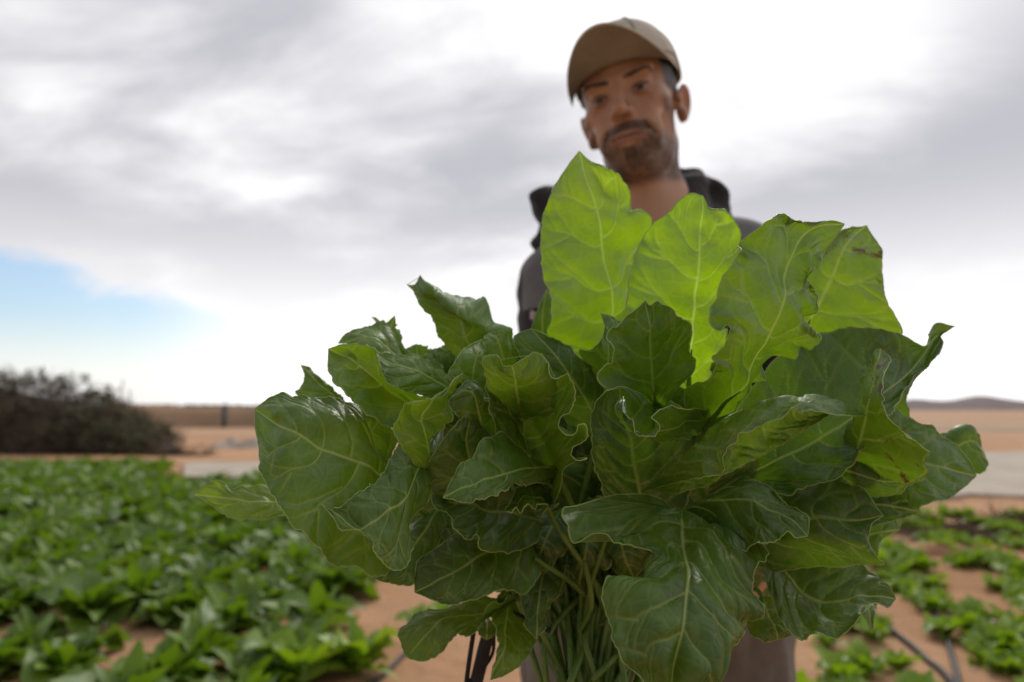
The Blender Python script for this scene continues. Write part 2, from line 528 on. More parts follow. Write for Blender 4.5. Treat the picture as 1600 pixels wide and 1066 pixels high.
# pale thin stakes sticking out behind the brush
STAKE = simple_mat('pale_stake', (0.50, 0.50, 0.48), (0.62, 0.62, 0.60), 6, 0.7)
for i, (px0, h_, lean, lb) in enumerate(((190, 2.0, .05, 'taller pale stake leaning up behind the end of the brush pile'), (207, 1.72, -.06, 'shorter pale stake behind the end of the brush pile'))):
    x = bx(px0) * 1.12
    v, f = tube(np.array([(0, 0, -.1), (lean * .5, 0, h_ * .5), (lean, 0, h_)]), [.03, .027, .022], 7)
    s = mesh_obj('stake', v, f, STAKE); s.location = (x, BD * 1.12, 0)
    tag(s, lb, 'stake', 'stakes behind the brush pile')
# ------------------------------------------------------------------ the man
class Field:
    """signed distance field on a rectilinear grid; shapes are blended in, the skin is read off as one closed surface"""
    def __init__(s, xs, ys, zs):
        s.a = [np.asarray(q, np.float32) for q in (xs, ys, zs)]
        s.D = np.full([len(q) for q in s.a], 0.5, np.float32)
    def block(s, lo, hi):
        sl = []
        for q, l, h in zip(s.a, lo, hi):
            i, j = np.searchsorted(q, l), np.searchsorted(q, h)
            sl.append(slice(max(i - 1, 0), min(j + 1, len(q))))
        g = np.meshgrid(*[q[k] for q, k in zip(s.a, sl)], indexing='ij', sparse=False)
        return tuple(sl), np.stack(g, -1)
    def blend(s, sl, b, k, sub=False):
        a = s.D[sl]
        if a.size == 0: return
        if sub:
            h = np.clip(.5 - .5 * (a + b) / k, 0, 1)
            s.D[sl] = a * (1 - h) - b * h + k * h * (1 - h)
        else:
            h = np.clip(.5 + .5 * (a - b) / k, 0, 1)
            s.D[sl] = a * (1 - h) + b * h - k * h * (1 - h)
    def ell(s, c, r, k=.01, M=None, rot=None, sub=False):
        r = np.asarray(r, np.float32)
        A = np.eye(4) if M is None else np.array(M)
        L = A @ np.array(Matrix.Translation(c) @ (Euler(rot, 'XYZ').to_matrix().to_4x4() if rot else Matrix.Identity(4)))
        cw = L[:3, 3]; ext = np.sqrt(((L[:3, :3] * r[None, :]) ** 2).sum(1)) + k * 1.6 + .012
        sl, P = s.block(cw - ext, cw + ext)
        if P.size == 0: return
        q = (P - cw) @ L[:3, :3]
        k0 = np.sqrt(((q / r) ** 2).sum(-1)); k1 = np.sqrt(((q / r ** 2) ** 2).sum(-1)) + 1e-9
        s.blend(sl, k0 * (k0 - 1) / k1, k, sub)
    def cap(s, a, b, r0, r1, k=.01, M=None, sub=False):
        a, b = np.asarray(a, float), np.asarray(b, float)
        if M is not None:
            A = np.array(M); a = A[:3, :3] @ a + A[:3, 3]; b = A[:3, :3] @ b + A[:3, 3]
        e = max(r0, r1) + k * 1.6 + .012
        sl, P = s.block(np.minimum(a, b) - e, np.maximum(a, b) + e)
        if P.size == 0: return
        ab = b - a
        t = np.clip(((P - a) @ ab) / (ab @ ab), 0, 1)
        s.blend(sl, np.linalg.norm(P - a - t[..., None] * ab, axis=-1) - (r0 + (r1 - r0) * t), k, sub)
    def skin(s):
        D = s.D; ins = D < 0
        corner = np.zeros([n - 1 for n in D.shape], np.int8)
        offs = [(i, j, k) for i in (0, 1) for j in (0, 1) for k in (0, 1)]
        sub = lambda A, o: A[o[0]:A.shape[0] - 1 + o[0], o[1]:A.shape[1] - 1 + o[1], o[2]:A.shape[2] - 1 + o[2]]
        for o in offs: corner += sub(ins, o)
        act = (corner > 0) & (corner < 8)
        ids = np.full(act.shape, -1, np.int64); I = np.argwhere(act); ids[act] = np.arange(len(I))
        acc = np.zeros((len(I), 3)); cnt = np.zeros(len(I))
        pos = lambda o: np.stack([s.a[d][I[:, d] + o[d]] for d in range(3)], 1).astype(float)
        val = lambda o: D[I[:, 0] + o[0], I[:, 1] + o[1], I[:, 2] + o[2]].astype(float)
        for o in offs:
            for d in range(3):
                if o[d]: continue
                p = list(o); p[d] = 1
                v0, v1 = val(o), val(p); m = (v0 < 0) != (v1 < 0)
                t = np.where(m, v0 / np.where(m, v0 - v1, 1), 0)[:, None]
                acc += np.where(m[:, None], pos(o) * (1 - t) + pos(p) * t, 0); cnt += m
        V = acc / cnt[:, None]
        F = []
        for d in range(3):
            e, f = [(1, 2), (2, 0), (0, 1)][d]
            A = [slice(None)] * 3; B = [slice(None)] * 3
            for q in (e, f): A[q] = B[q] = slice(1, -1)
            A[d] = slice(0, -1); B[d] = slice(1, None)
            sa, sb = ins[tuple(A)], ins[tuple(B)]
            E = np.argwhere(sa != sb); 
            if not len(E): continue
            flip = sa[E[:, 0], E[:, 1], E[:, 2]]
            base = E.copy(); base[:, e] += 1; base[:, f] += 1
            q = []
            for (u, w) in ((-1, -1), (0, -1), (0, 0), (-1, 0)):
                c = base.copy(); c[:, e] += u; c[:, f] += w
                q.append(ids[c[:, 0], c[:, 1], c[:, 2]])
            Q = np.stack(q, 1); Q[~flip] = Q[~flip][:, ::-1]
            F.append(Q)
        return V, np.vstack(F)

def grid_axis(spans, coarse):
    """spans = [(lo, hi, step)], coarse outside them; lo/hi of the whole come first and last"""
    out = []
    for (lo, hi, st) in spans: out.append(np.arange(lo, hi - st * .3, st))
    out.append([spans[-1][1]])
    return np.unique(np.round(np.concatenate(out), 5))

HEAD = at(986, 167, 1.075)
HM = Matrix.Translation(HEAD) @ (Matrix.Rotation(math.radians(-22), 4, 'Z') @ Matrix.Rotation(math.radians(9), 4, 'X') @ Matrix.Rotation(math.radians(-9), 4, 'Y'))
NECK = at(1012, 330, 1.12)            # pit of the neck, at the back of the collar opening
SHL = at(842, 400, 1.13); SHR = at(1196, 370, 1.13)
CH = (SHL + SHR) / 2
HIPC = np.array([CH[0], 1.14, .93])
ELL_ = np.array([.055, .97, 1.03]); ELR = np.array([.46, .97, 1.02])
HANDL = at(985, 985, .655)            # grips the stems from behind
HANDR = at(1150, 900, .665)            # props the leaves from behind
person = empty('person', (CH[0], 1.14, 0))
tag(person, 'man in a tan cap and dark hooded jacket holding out the leafy bunch', 'person')
PL = np.array(person.location)

fx = grid_axis([(-.16, .02, .014), (.02, .34, .0032), (.34, .60, .014)], 0)
fy = grid_axis([(.56, .74, .0035), (.74, .93, .012), (.93, 1.20, .0032), (1.20, 1.42, .014)], 0)
fz = grid_axis([(-.02, .74, .016), (.74, .98, .0035), (.98, 1.36, .012), (1.36, 1.76, .0030)], 0)
B = Field(fx, fy, fz)
E_, C_ = B.ell, B.cap
# skull, face
E_((0, .016, .030), (.0735, .094, .088), .01, HM)
E_((0, -.028, -.030), (.0555, .058, .081), .03, HM)
E_((0, -.036, -.084), (.044, .050, .036), .03, HM)
E_((0, -.068, -.102), (.024, .020, .019), .02, HM)
for s in (-1, 1):
    E_((s * .038, -.010, -.068), (.012, .028, .028), .028, HM)
    E_((s * .060, -.054, -.058), (.018, .028, .022), .022, HM, sub=True)
    E_((s * .047, -.052, -.020), (.018, .024, .015), .020, HM)
    E_((s * .028, -.078, .020), (.028, .012, .0085), .014, HM, (0, s * -.10, 0))
    E_((s * .036, -.072, -.058), (.012, .012, .022), .02, HM)
E_((0, -.078, -.066), (.030, .018, .026), .02, HM)
for s in (-1, 1):
    E_((s * .032, -.096, .000), (.021, .022, .0135), .012, HM, sub=True)
    E_((s * .031, -.0700, -.002), (.0125, .0125, .0118), .003, HM)
    E_((s * .031, -.0718, .0045), (.0155, .0125, .0052), .004, HM)
    E_((s * .031, -.0712, -.0085), (.0140, .0120, .0040), .004, HM)
C_((0, -.080, .016), (0, -.110, -.028), .0070, .0088, .009, HM)
E_((0, -.113, -.033), (.0092, .0110, .0088), .007, HM)
for s in (-1, 1):
    E_((s * .0122, -.098, -.036), (.0072, .0105, .0072), .006, HM)
    C_((s * .019, -.097, -.040), (s * .036, -.080, -.070), .0022, .0026, .007, HM, True)
    C_((s * .020, -.083, -.013), (s * .040, -.076, -.016), .0018, .0018, .006, HM, True)
    E_((s * .0065, -.106, -.043), (.0038, .0058, .0035), .003, HM, sub=True)
E_((0, -.0945, -.0635), (.0250, .0075, .0045), .006, HM)
E_((0, -.0930, -.0740), (.0210, .0080, .0055), .006, HM)
for x0, x1, z0, z1 in ((-.027, 0, -.0700, -.0684), (0, .027, -.0684, -.0700)):
    C_((x0, -.100, z0), (x1, -.103, z1), .0018, .0018, .003, HM, True)
for s in (-1, 1):
    E_((s * .0770, .018, -.015), (.0062, .0165, .0295), .006, HM, (0, s * .28, s * -.55))
    E_((s * .0825, .010, -.013), (.0055, .0100, .020), .005, HM, (0, s * .28, s * -.55), True)
    E_((s * .075, .012, -.034), (.006, .009, .011), .006, HM)
    E_((s * .074, -.006, -.010), (.005, .007, .010), .005, HM)
hm = np.array(HM)
loc = lambda p: hm[:3, :3] @ np.array(p) + hm[:3, 3]
C_(loc((0, .030, -.055)), NECK + np.array([0, .015, -.05]), .047, .054, .03)
C_(loc((0, -.030, -.10)), NECK + np.array([-.006, -.045, -.03]), .016, .020, .035)
for s in (-1, 1):
    C_(loc((s * .042, .020, -.07)), NECK + np.array([s * .018, -.036, -.045]), .011, .011, .018)
# trunk, arms, legs (inside the clothes)
C_(CH + np.array([0, 0, .0]), HIPC + np.array([0, 0, .05]), .105, .11, .05)
C_(SHL + np.array([.06, 0, -.06]), SHR + np.array([-.06, 0, -.06]), .045, .045, .05)
C_(NECK + np.array([0, .02, -.04]), CH + np.array([0, .0, -.06]), .05, .08, .04)
for s, sh, el_, hd in ((-1, SHL, ELL_, HANDL), (1, SHR, ELR, HANDR)):
    C_(sh + np.array([-s * .05, 0, -.06]), el_, .045, .038, .03)
    wr = hd + (el_ - hd) / np.linalg.norm(el_ - hd) * .085
    C_(el_, wr, .040, .026, .03)
    C_(HIPC + np.array([s * .09, 0, -.02]), np.array([CH[0] + s * .11, 1.12, .50]), .085, .058, .05)
    C_(np.array([CH[0] + s * .11, 1.12, .50]), np.array([CH[0] + s * .12, 1.16, .09]), .056, .036, .03)
    C_(np.array([CH[0] + s * .12, 1.17, .05]), np.array([CH[0] + s * .13, .98, .03]), .036, .030, .03)
    # hand: palm, four fingers of unequal length, thumb from the side of the palm
    fw = (hd - el_) / np.linalg.norm(hd - el_)
    inw = np.array([-s * 1.0, 0, .0]); side = np.array([0, 0, 1.0]); side = side - (side @ fw) * fw; side /= np.linalg.norm(side)
    nrm = np.cross(fw, side) ; nrm /= np.linalg.norm(nrm)
    if nrm @ inw < 0: nrm = -nrm                       # palm faces the bunch's middle
    C_(wr, hd - fw * .02, .024, .026, .015)
    for q in (-.028, -.009, .010, .028):
        C_(hd - fw * .045 + side * q * .7, hd + fw * .020 + side * q, .0125, .0105, .008)
    for q, ln in ((-.029, .82), (-.0095, .98), (.0105, 1.05), (.030, .94)):
        k0 = hd + fw * .022 + side * q
        k1 = k0 + (fw * .9 + nrm * .42) * .036 * ln
        k2 = k1 + (fw * .35 + nrm * .92) * .026 * ln
        k3 = k2 + (-fw * .30 + nrm * .95) * .020 * ln
        for a_, b_, r0, r1 in ((k0, k1, .0098, .0090), (k1, k2, .0090, .0083), (k2, k3, .0083, .0070)): C_(a_, b_, r0, r1, .002)
    t0 = hd - fw * .035 + side * .030
    t1 = t0 + (fw * .55 + side * .55 + nrm * .5) * .038; t2 = t1 + (fw * .6 + nrm * .7) * .030
    C_(t0, t1, .0135, .0110, .006); C_(t1, t2, .0110, .0085, .003)
V, F = B.skin()
body = mesh_obj('body', V - PL, F, None, person, True)
body.data.materials.clear()
# pigment by anatomy: hair, brows, beard, lips, eyes; painted eye-socket shade and ear glow
q = (V - hm[:3, 3]) @ hm[:3, :3]
x, y, z = q.T
sst = lambda v, a, b: (lambda t: t * t * (3 - 2 * t))(np.clip((v - a) / (b - a), 0, 1))
ax = np.abs(x)
nz_ = vnoise(q, 260, 2) * .5 + vnoise(q, 90, 3) * .5
SK = np.array([.500, .295, .200]); colr = np.tile(SK, (len(V), 1))
def paint(mask, c):
    global colr
    m = np.clip(mask, 0, 1)[:, None]; colr = colr * (1 - m) + np.array(c) * m
inhead = sst(z, -.15, -.13) * (np.linalg.norm(q, axis=1) < .2)
paint(.35 * inhead * sst(-y, .06, .09) * sst(-(ax - .05) ** 2 - (z + .025) ** 2, -.0009, 0), (.44, .205, .125))
paint(.45 * inhead * sst(-(ax) ** 2 - (z + .033) ** 2, -.0005, 0) * sst(-y, .09, .105), (.43, .19, .115))
beard = sst(-z, .050, .085) * sst(ax * .9 - z * .55, .045, .062)
beard = np.maximum(beard, sst(-z, .088, .102))
beard = np.maximum(beard, sst(ax, .052, .060) * sst(-z, .005, .030) * sst(-y, -.015, .01) * .9)
beard *= sst(y, .065, .03) * inhead * sst(z, -.142, -.122)
paint(beard * (.72 + .36 * nz_), (.036, .027, .023))
paint(beard * sst(nz_, .25, .7) * .45 * sst(-z, .09, .11), (.20, .17, .15))
mou = sst(.0105 - np.abs(z + .0545 + .25 * np.maximum(ax - .012, 0)), 0, .005) * sst(.036 - ax, 0, .006) * sst(-y, .05, .075)
mou = np.maximum(mou, sst(.008 - np.abs(ax - .033), 0, .005) * sst(-z, .052, .060) * sst(z, -.098, -.085) * sst(-y, .05, .07) * .40)
mou = np.maximum(mou, sst(.012 - ax, 0, .005) * sst(-z, .0805, .0855) * sst(z, -.104, -.095) * sst(-y, .06, .08) * .95)
paint(mou * inhead * (.80 + .20 * nz_), (.022, .015, .012))
lip = sst(.0265 - ax, 0, .006) * sst(.0085 - np.abs(z + .0715), 0, .003) * sst(-y, .085, .092)
paint(lip * .75 * inhead, (.285, .125, .092))
paint(sst(.0022 - np.abs(z + .0692), 0, .0015) * sst(.026 - ax, 0, .004) * sst(-y, .080, .088) * .8, (.05, .018, .014))
brow = sst(.0050 + .0012 * nz_ - np.abs(z - .0175 - .0040 * sst(ax, .012, .04) + .006 * sst(ax, .045, .056)), 0, .003) * sst(ax, .008, .014) * sst(.057 - ax, 0, .008) * sst(-y, .055, .07)
paint(brow * inhead * (.92 + .08 * nz_), (.014, .010, .008))
eye = sst(1 - ((ax - .031) / .0118) ** 2 - ((z + .0030) / .0033) ** 2, 0, .35) * sst(-y, .071, .077)
paint(eye * inhead, (.36, .31, .28))
paint(.9 * inhead * sst(1 - ((ax - .031) / .0150) ** 2 - ((z - .0022) / .0020) ** 2, 0, .5) * sst(-y, .065, .075), (.020, .012, .010))
paint(eye * inhead * sst(1 - ((ax - .031) / .0062) ** 2 - ((z + .002) / .0062) ** 2, 0, .3), (.012, .008, .006))
paint(.6 * inhead * sst(1 - ((ax - .031) / .019) ** 2 - ((z + .002) / .012) ** 2, 0, .8) * (1 - eye) * sst(-y, .055, .07), (.150, .070, .045))  # shade of the eye sockets painted into the skin colour
hair = sst(y, -.050, -.030) * sst(z - np.maximum(0, -y) * .2, -.012, .002) * sst(ax, .055, .063) * (ax < .0765)
hair = np.maximum(hair, sst(y, .035, .05) * sst(z, -.055, -.04))
hair = np.maximum(hair, sst(z, .060, .07))
paint(hair * inhead * .96, (.014, .011, .010))
earglow = sst(ax, .0765, .082) * sst(z, -.05, -.04) * sst(.045 - z, 0, .01) * (np.linalg.norm(q, axis=1) < .13)
paint(earglow * .7, (.36, .120, .070))  # red painted in for backlight glowing through the ears
paint(np.clip(nz_ * .12, 0, 1), (.20, .095, .055))
ca = body.data.color_attributes.new('pigment_and_shade', 'FLOAT_COLOR', 'POINT')
ca.data.foreach_set('color', np.c_[colr, np.ones(len(V))].astype(np.float32).reshape(-1))
M = Mat('skin'); p = M.obj()
bp = M.n('ShaderNodeBump', {'Strength': .25, 'Distance': .0015, 'Height': M.noise(500.0, 5, .6, p)}).outputs[0]
ro = M.rng(M.noise(60.0, 3, .5, p), .3, .7, .42, .58)
body.data.materials.append(M.done(M.n('ShaderNodeBsdfPrincipled', {'Base Color': M.attr('pigment_and_shade', 'Color'), 'Roughness': ro, 'Specular IOR Level': .42,
    'Subsurface Weight': .12, 'Subsurface Radius': (.010, .004, .002), 'Subsurface Scale': .5, 'Normal': bp}).outputs[0]))

# --- cap: crown with panels, brim, button
def cloth_mat(name, c1, c2, weave=900.0, rough=.9, sheen=.2):
    M = Mat(name); p = M.obj()
    w1 = M.n('ShaderNodeTexWave', {'Vector': p, 'Scale': weave / 6, 'Distortion': 1.5, 'Detail': 2.0}, bands_direction='DIAGONAL').outputs['Fac']
    f = M.math('ADD', M.math('MULTIPLY', M.rng(M.noise(18.0, 5, .65, p), .3, .7), .75), M.math('MULTIPLY', M.noise(weave / 2, 2, .5, p), .25))
    h = M.math('ADD', M.math('MULTIPLY', w1, .5), M.math('MULTIPLY', M.noise(70.0, 5, .6, p), 2.0))
    b = M.n('ShaderNodeBump', {'Strength': .35, 'Distance': .0025, 'Height': h}).outputs[0]
    return M.done(M.n('ShaderNodeBsdfPrincipled', {'Base Color': M.mix(f, c1, c2), 'Roughness': rough, 'Specular IOR Level': .2, 'Sheen Weight': sheen, 'Normal': b}).outputs[0])
TAN = cloth_mat('tan_cap_cloth', (.46, .42, .34), (.60, .56, .47))
TAN2 = cloth_mat('cap_stitching', (.280, .235, .170), (.350, .300, .220))
def H2P(P): return (np.asarray(P) @ hm[:3, :3].T + hm[:3, 3]) - PL
CC = np.array([0, .014, .043])
def cap_pt(th, ph, off=0.0):
    # th: 0 at the front, ph: 0 at the top .. 1 at the band
    r = np.array([.0825, .1040, .0900]) + off
    a = ph * math.pi / 2 * 1.02
    fr = max(math.cos(th), 0)
    pan = 1 - .012 * (abs(math.sin(3 * th)) < .10) * math.sin(a)
    k = 1 + .03 * fr * math.sin(a * 2) 
    return CC + np.array([-math.sin(th) * r[0] * math.sin(a) ** .92 * pan * k, -math.cos(th) * r[1] * math.sin(a) ** .92 * pan * k, r[2] * math.cos(a) ** .9 if a < math.pi / 2 else -(a - math.pi / 2) * .06])  + np.array([0, 0, -.010 * ph ** 6 * (math.cos(th) < 0)])
n, m = 72, 22
V = [cap_pt(2 * math.pi * j / n, i / (m - 1)) for i in range(m) for j in range(n)]
V += [cap_pt(2 * math.pi * j / n, 1 - .12 * i, -.003) for i in range(3) for j in range(n)]
F = [(i * n + j, (i + 1) * n + j, (i + 1) * n + (j + 1) % n, i * n + (j + 1) % n) for i in range(m + 2) for j in range(n)]
V = np.array(V); V[:m * n] += np.stack([vnoise(V[:m * n], 22, 4)] * 3, 1) * .0016
capo = mesh_obj('cap', H2P(V), F, TAN, person)
capo['label'] = 'worn tan cloth cap with a curved brim'
for k in range(6):
    th = math.pi / 6 + k * math.pi / 3
    P = H2P([cap_pt(th, t, .0006) for t in np.linspace(.03, 1, 22)])
    v, f = tube(P, .0011, 5); mesh_obj('seam', v, f, TAN2, capo)
P = H2P([cap_pt(t, .93, .0008) for t in np.linspace(0, 2 * math.pi, 60)])
v, f = tube(P, .0010, 5); mesh_obj('seam', v, f, TAN2, capo)
v, f = tube(H2P([CC + np.array([0, 0, .0895]), CC + np.array([0, 0, .0925]), CC + np.array([0, 0, .0945])]), [.0075, .0070, .0035], 12); mesh_obj('button', v, f, TAN, capo)
# brim: an arched visor with thickness
n, m = 48, 14
top, und = [], []
for j in range(n):
    u = j / (n - 1) * 2 - 1
    th = u * math.radians(65)
    base = CC + np.array([math.sin(th) * .0835, -math.cos(th) * .1040, -.001])
    outx = math.sin(th) * .093
    ext = .074 * math.cos(u * math.pi / 2) ** .72 if abs(u) < 1 else 0
    for i in range(m):
        w = i / (m - 1)
        p_ = base * (1 - w) + np.array([outx, CC[1] - math.cos(th) * .1040 - ext, base[2]]) * w
        p_ = p_.copy()
        droop = -7.0 * p_[0] ** 2 * (0.05 + .95 * w ** .8) + .040 * w * (1 - .30 * w)
        p_[2] += droop + .0
        top.append(p_ + np.array([0, 0, .0017])); und.append(p_ - np.array([0, 0, .0017]))
V = np.vstack([top, und]); K = n * m; F = []
for j in range(n - 1):
    for i in range(m - 1):
        a = j * m + i
        F += [(a, a + 1, a + m + 1, a + m), (K + a, K + a + m, K + a + m + 1, K + a + 1)]
for j in range(n - 1):
    a = j * m + m - 1; F.append((a, K + a, K + a + m, a + m)); a = j * m; F.append((a, a + m, K + a + m, K + a))
BRIM_SHADED = cloth_mat('shaded_brim_cloth', (.24, .215, .180), (.31, .285, .24))  # cap cloth darkened, the underside's shade is put into its colour
brim = mesh_obj('brim', H2P(V), F, None, capo, True, [TAN, BRIM_SHADED], [k % 2 if k < 2 * (n - 1) * (m - 1) else 0 for k in range(len(F))])
for w_ in (.98, .80, .60):
    P = [np.array(top[j * m + int(w_ * (m - 1))]) + np.array([0, 0, .0003]) for j in range(2, n - 2)]
    v, f = tube(H2P(P), .0009 if w_ < .9 else .0021, 5); mesh_obj('stitch', v, f, TAN2 if w_ < .9 else TAN, brim)

# --- jacket: trunk and sleeves as one garment, grey yoke over black
gx = np.arange(-.22, .68, .0078); gy = np.arange(.60, 1.42, .0078); gzz = np.arange(.80, 1.60, .0078)
J = Field(gx, gy, gzz)
WA = HIPC + np.array([0, -.01, -.03])
J.ell(CH + np.array([0, .0, -.15]), (.185, .125, .20), .05)
J.cap(CH + np.array([-.07, 0, -.12]), WA + np.array([-.05, 0, 0]), .125, .125, .06)
J.cap(CH + np.array([.07, 0, -.12]), WA + np.array([.05, 0, 0]), .125, .125, .06)
nb = NECK + np.array([.0, .03, -.055])
for s, sh, el_, hd in ((-1, SHL, ELL_, HANDL), (1, SHR, ELR, HANDR)):
    J.cap(nb + np.array([s * .03, 0, -.035]), sh + np.array([-s * .045, 0, -.045]), .062, .064, .05)
    J.cap(sh + np.array([-s * .045, 0, -.055]), el_, .070, .060, .04)
    wr = hd + (el_ - hd) / np.linalg.norm(el_ - hd) * .10
    J.cap(el_, wr, .060, .040, .03)
    J.cap(wr + (el_ - wr) * .10, wr, .044, .044, .006)
V, F = J.skin()
nrm_ = V * 0
wr_ = (vnoise(V, 9, 6) * .006 + vnoise(V * np.array([1, 1, 2.2]), 20, 7) * .0035)
d0 = V - (CH + np.array([0, 0, -.2])); d0 /= np.linalg.norm(d0, axis=1)[:, None]
V = V + d0 * wr_[:, None]
BLACK = cloth_mat('black_jacket_cloth', (.014, .014, .016), (.030, .030, .033), sheen=.15)
GREY = cloth_mat('grey_jacket_cloth', (.125, .125, .127), (.175, .175, .177), sheen=.2)
fc = V[F].mean(1)
yoke = (fc[:, 2] > CH[2] - .115) & (fc[:, 0] > SHL[0] - .028) & (fc[:, 0] < SHR[0] + .035) 
M = Mat('two_tone_jacket_cloth'); p = M.obj()
sx_, sy_, sz_ = M.n('ShaderNodeSeparateXYZ', {0: p}).outputs
gt = lambda v, a: M.math('GREATER_THAN', v, a); lt = lambda v, a: M.math('LESS_THAN', v, a)
yk = M.math('MULTIPLY', gt(sz_, float(CH[2] - .115)), M.math('MULTIPLY', gt(sx_, float(SHL[0] - .028 - PL[0])), lt(sx_, float(SHR[0] + .035 - PL[0]))))
fn = M.math('ADD', M.math('MULTIPLY', M.rng(M.noise(18.0, 5, .65, p), .3, .7), .75), M.math('MULTIPLY', M.noise(450.0, 2, .5, p), .25))
jc = M.mix(yk, M.mix(fn, (.014, .014, .016), (.030, .030, .033)), M.mix(fn, (.125, .125, .127), (.175, .175, .177)))
jb = M.n('ShaderNodeBump', {'Strength': .4, 'Distance': .003, 'Height': M.noise(60.0, 6, .6, p)}).outputs[0]
JKT = M.done(M.n('ShaderNodeBsdfPrincipled', {'Base Color': jc, 'Roughness': .9, 'Specular IOR Level': .2, 'Sheen Weight': .15, 'Normal': jb}).outputs[0])
jk = mesh_obj('jacket', V - PL, F, JKT, person, True)
jk['label'] = 'dark jacket with a grey yoke over black sleeves'
# rumpled hood lying round the neck
hx = np.arange(-.04, .50, .0046); hy = np.arange(.96, 1.36, .0046); hz_ = np.arange(1.28, 1.70, .0046)
Hd = Field(hx, hy, hz_)
ring = []
for k in range(15):
    a = math.radians(-122 + 244 * k / 14)                      # open at the throat
    ring.append(NECK + np.array([math.sin(a) * .132 - .018, .042 + math.cos(a) * .095, .012 + .030 * math.cos(a) - .012 * abs(math.sin(a)) + .012 * math.sin(a)]))
for k in range(14):
    Hd.cap(ring[k], ring[k + 1], .027 + .004 * math.sin(k * 2.1), .027 + .004 * math.sin(k * 2.1 + 2.1), .012)
    Hd.cap(ring[k] + np.array([0, .0, -.040]), ring[k + 1] + np.array([0, 0, -.040]), .034, .034, .012)
Hd.ell(NECK + np.array([.104, .045, .036]), (.036, .050, .036), .014)
Hd.ell(NECK + np.array([.072, .085, .056]), (.036, .040, .030), .012)
Hd.ell(NECK + np.array([-.156, .035, .016]), (.036, .050, .034), .014)
Hd.ell(NECK + np.array([.060, .055, .026]), (.046, .050, .046), .016)
Hd.ell(NECK + np.array([-.07, .05, .000]), (.060, .050, .036), .016)
Hd.cap(NECK + np.array([.058, .01, .046]), NECK + np.array([.062, -.070, -.055]), .032, .032, .014)
Hd.cap(NECK + np.array([-.075, .03, .016]), NECK + np.array([-.052, -.060, -.060]), .032, .028, .014)
Hd.ell(NECK + np.array([0, .13, -.06]), (.13, .05, .09), .03)
V, F = Hd.skin()
d0 = V - (NECK + np.array([0, .04, 0])); d0 /= np.linalg.norm(d0, axis=1)[:, None]
V = V + d0 * (vnoise(V * np.array([1, 1, 1.6]), 26, 9) * .0110 + vnoise(V, 60, 10) * .0035)[:, None]
hood = mesh_obj('hood', V - PL, F, BLACK, person)
# zip placket and a small pale emblem on the chest
ZIP = simple_mat('zip', (.05, .05, .052), (.10, .10, .105), 80, .4, metal=.6)
P = catmull(np.array([NECK + np.array([-.005, -.075, -.09]), CH + np.array([0, -.130, -.12]), CH + np.array([0, -.130, -.30]), WA + np.array([0, -.130, .02])]), 24)
v, f = tube(P - PL, .004, 6); mesh_obj('zip', v, f, ZIP, jk)
EMB = simple_mat('emblem_thread', (.42, .38, .34), (.62, .58, .54), 300, .8)
ec = at(838, 497, 1.005)
for k, (dx_, dz_, w_, h_) in enumerate(((-.006, .004, .004, .010), (.002, .006, .006, .003), (.003, -.001, .005, .003), (.0, -.007, .008, .002))):
    bm = bmesh.new(); bmesh.ops.create_cube(bm, size=1)
    for v_ in bm.verts: v_.co = Vector((v_.co.x * w_ * 1.4 + dx_, v_.co.y * .006, v_.co.z * h_ * 1.2 + dz_))
    me = bpy.data.meshes.new('emblem'); bm.to_mesh(me); bm.free(); me.materials.append(EMB)
    o = bpy.data.objects.new('emblem', me); COL.objects.link(o); o.parent = jk; o.location = ec - PL
# --- trousers and shoes
T = Field(np.arange(-.12, .58, .0095), np.arange(.92, 1.40, .0095), np.arange(.02, 1.02, .0095))
T.ell(HIPC + np.array([0, 0, -.06]), (.205, .145, .13), .04)
for s in (-1, 1):
    T.cap(HIPC + np.array([s * .105, 0, -.08]), np.array([CH[0] + s * .115, 1.12, .50]), .118, .085, .05)
    T.cap(np.array([CH[0] + s * .115, 1.12, .50]), np.array([CH[0] + s * .12, 1.16, .10]), .085, .065, .03)
V, F = T.skin()
d0 = np.stack([V[:, 0] - CH[0], V[:, 1] - 1.14, V[:, 2] * 0], 1); d0 /= np.linalg.norm(d0, axis=1)[:, None] + 1e-6
V = V + d0 * (vnoise(V * np.array([1.6, 1.6, .6]), 14, 12) * .009 + vnoise(V * np.array([2, 2, .8]), 30, 13) * .005)[:, None]
KHAKI = cloth_mat('grey_beige_cloth', (.130, .116, .100), (.185, .166, .145))
mesh_obj('trousers', V - PL, F, KHAKI, person)
SHOE = simple_mat('dusty_leather', (.06, .045, .035), (.12, .09, .065), 12, .8, .3)
for s in (-1, 1):
    S_ = Field(np.arange(CH[0] + s * .125 - .08, CH[0] + s * .125 + .08, .008), np.arange(.88, 1.30, .008), np.arange(-.02, .18, .008))
    cx = CH[0] + s * .125
    S_.cap((cx, 1.18, .05), (cx + s * .005, .96, .035), .046, .040, .02); S_.cap((cx, 1.17, .06), (cx, 1.165, .12), .046, .045, .02)
    V, F = S_.skin(); V[:, 2] = np.maximum(V[:, 2], .004)
    mesh_obj('shoe', V - PL, F, SHOE, person)
# ------------------------------------------------------------------ crop rows
CROP = leafy_mat('crop_leaf', (0.026, 0.060, 0.006), (0.140, 0.220, 0.024), (0.065, 0.115, 0.003), 0.5, 5.0)
CROPV = leafy_mat('crop_leaf_bright', (0.070, 0.120, 0.010), (0.190, 0.270, 0.026), (0.11, 0.18, 0.004), 0.5, 5.0)

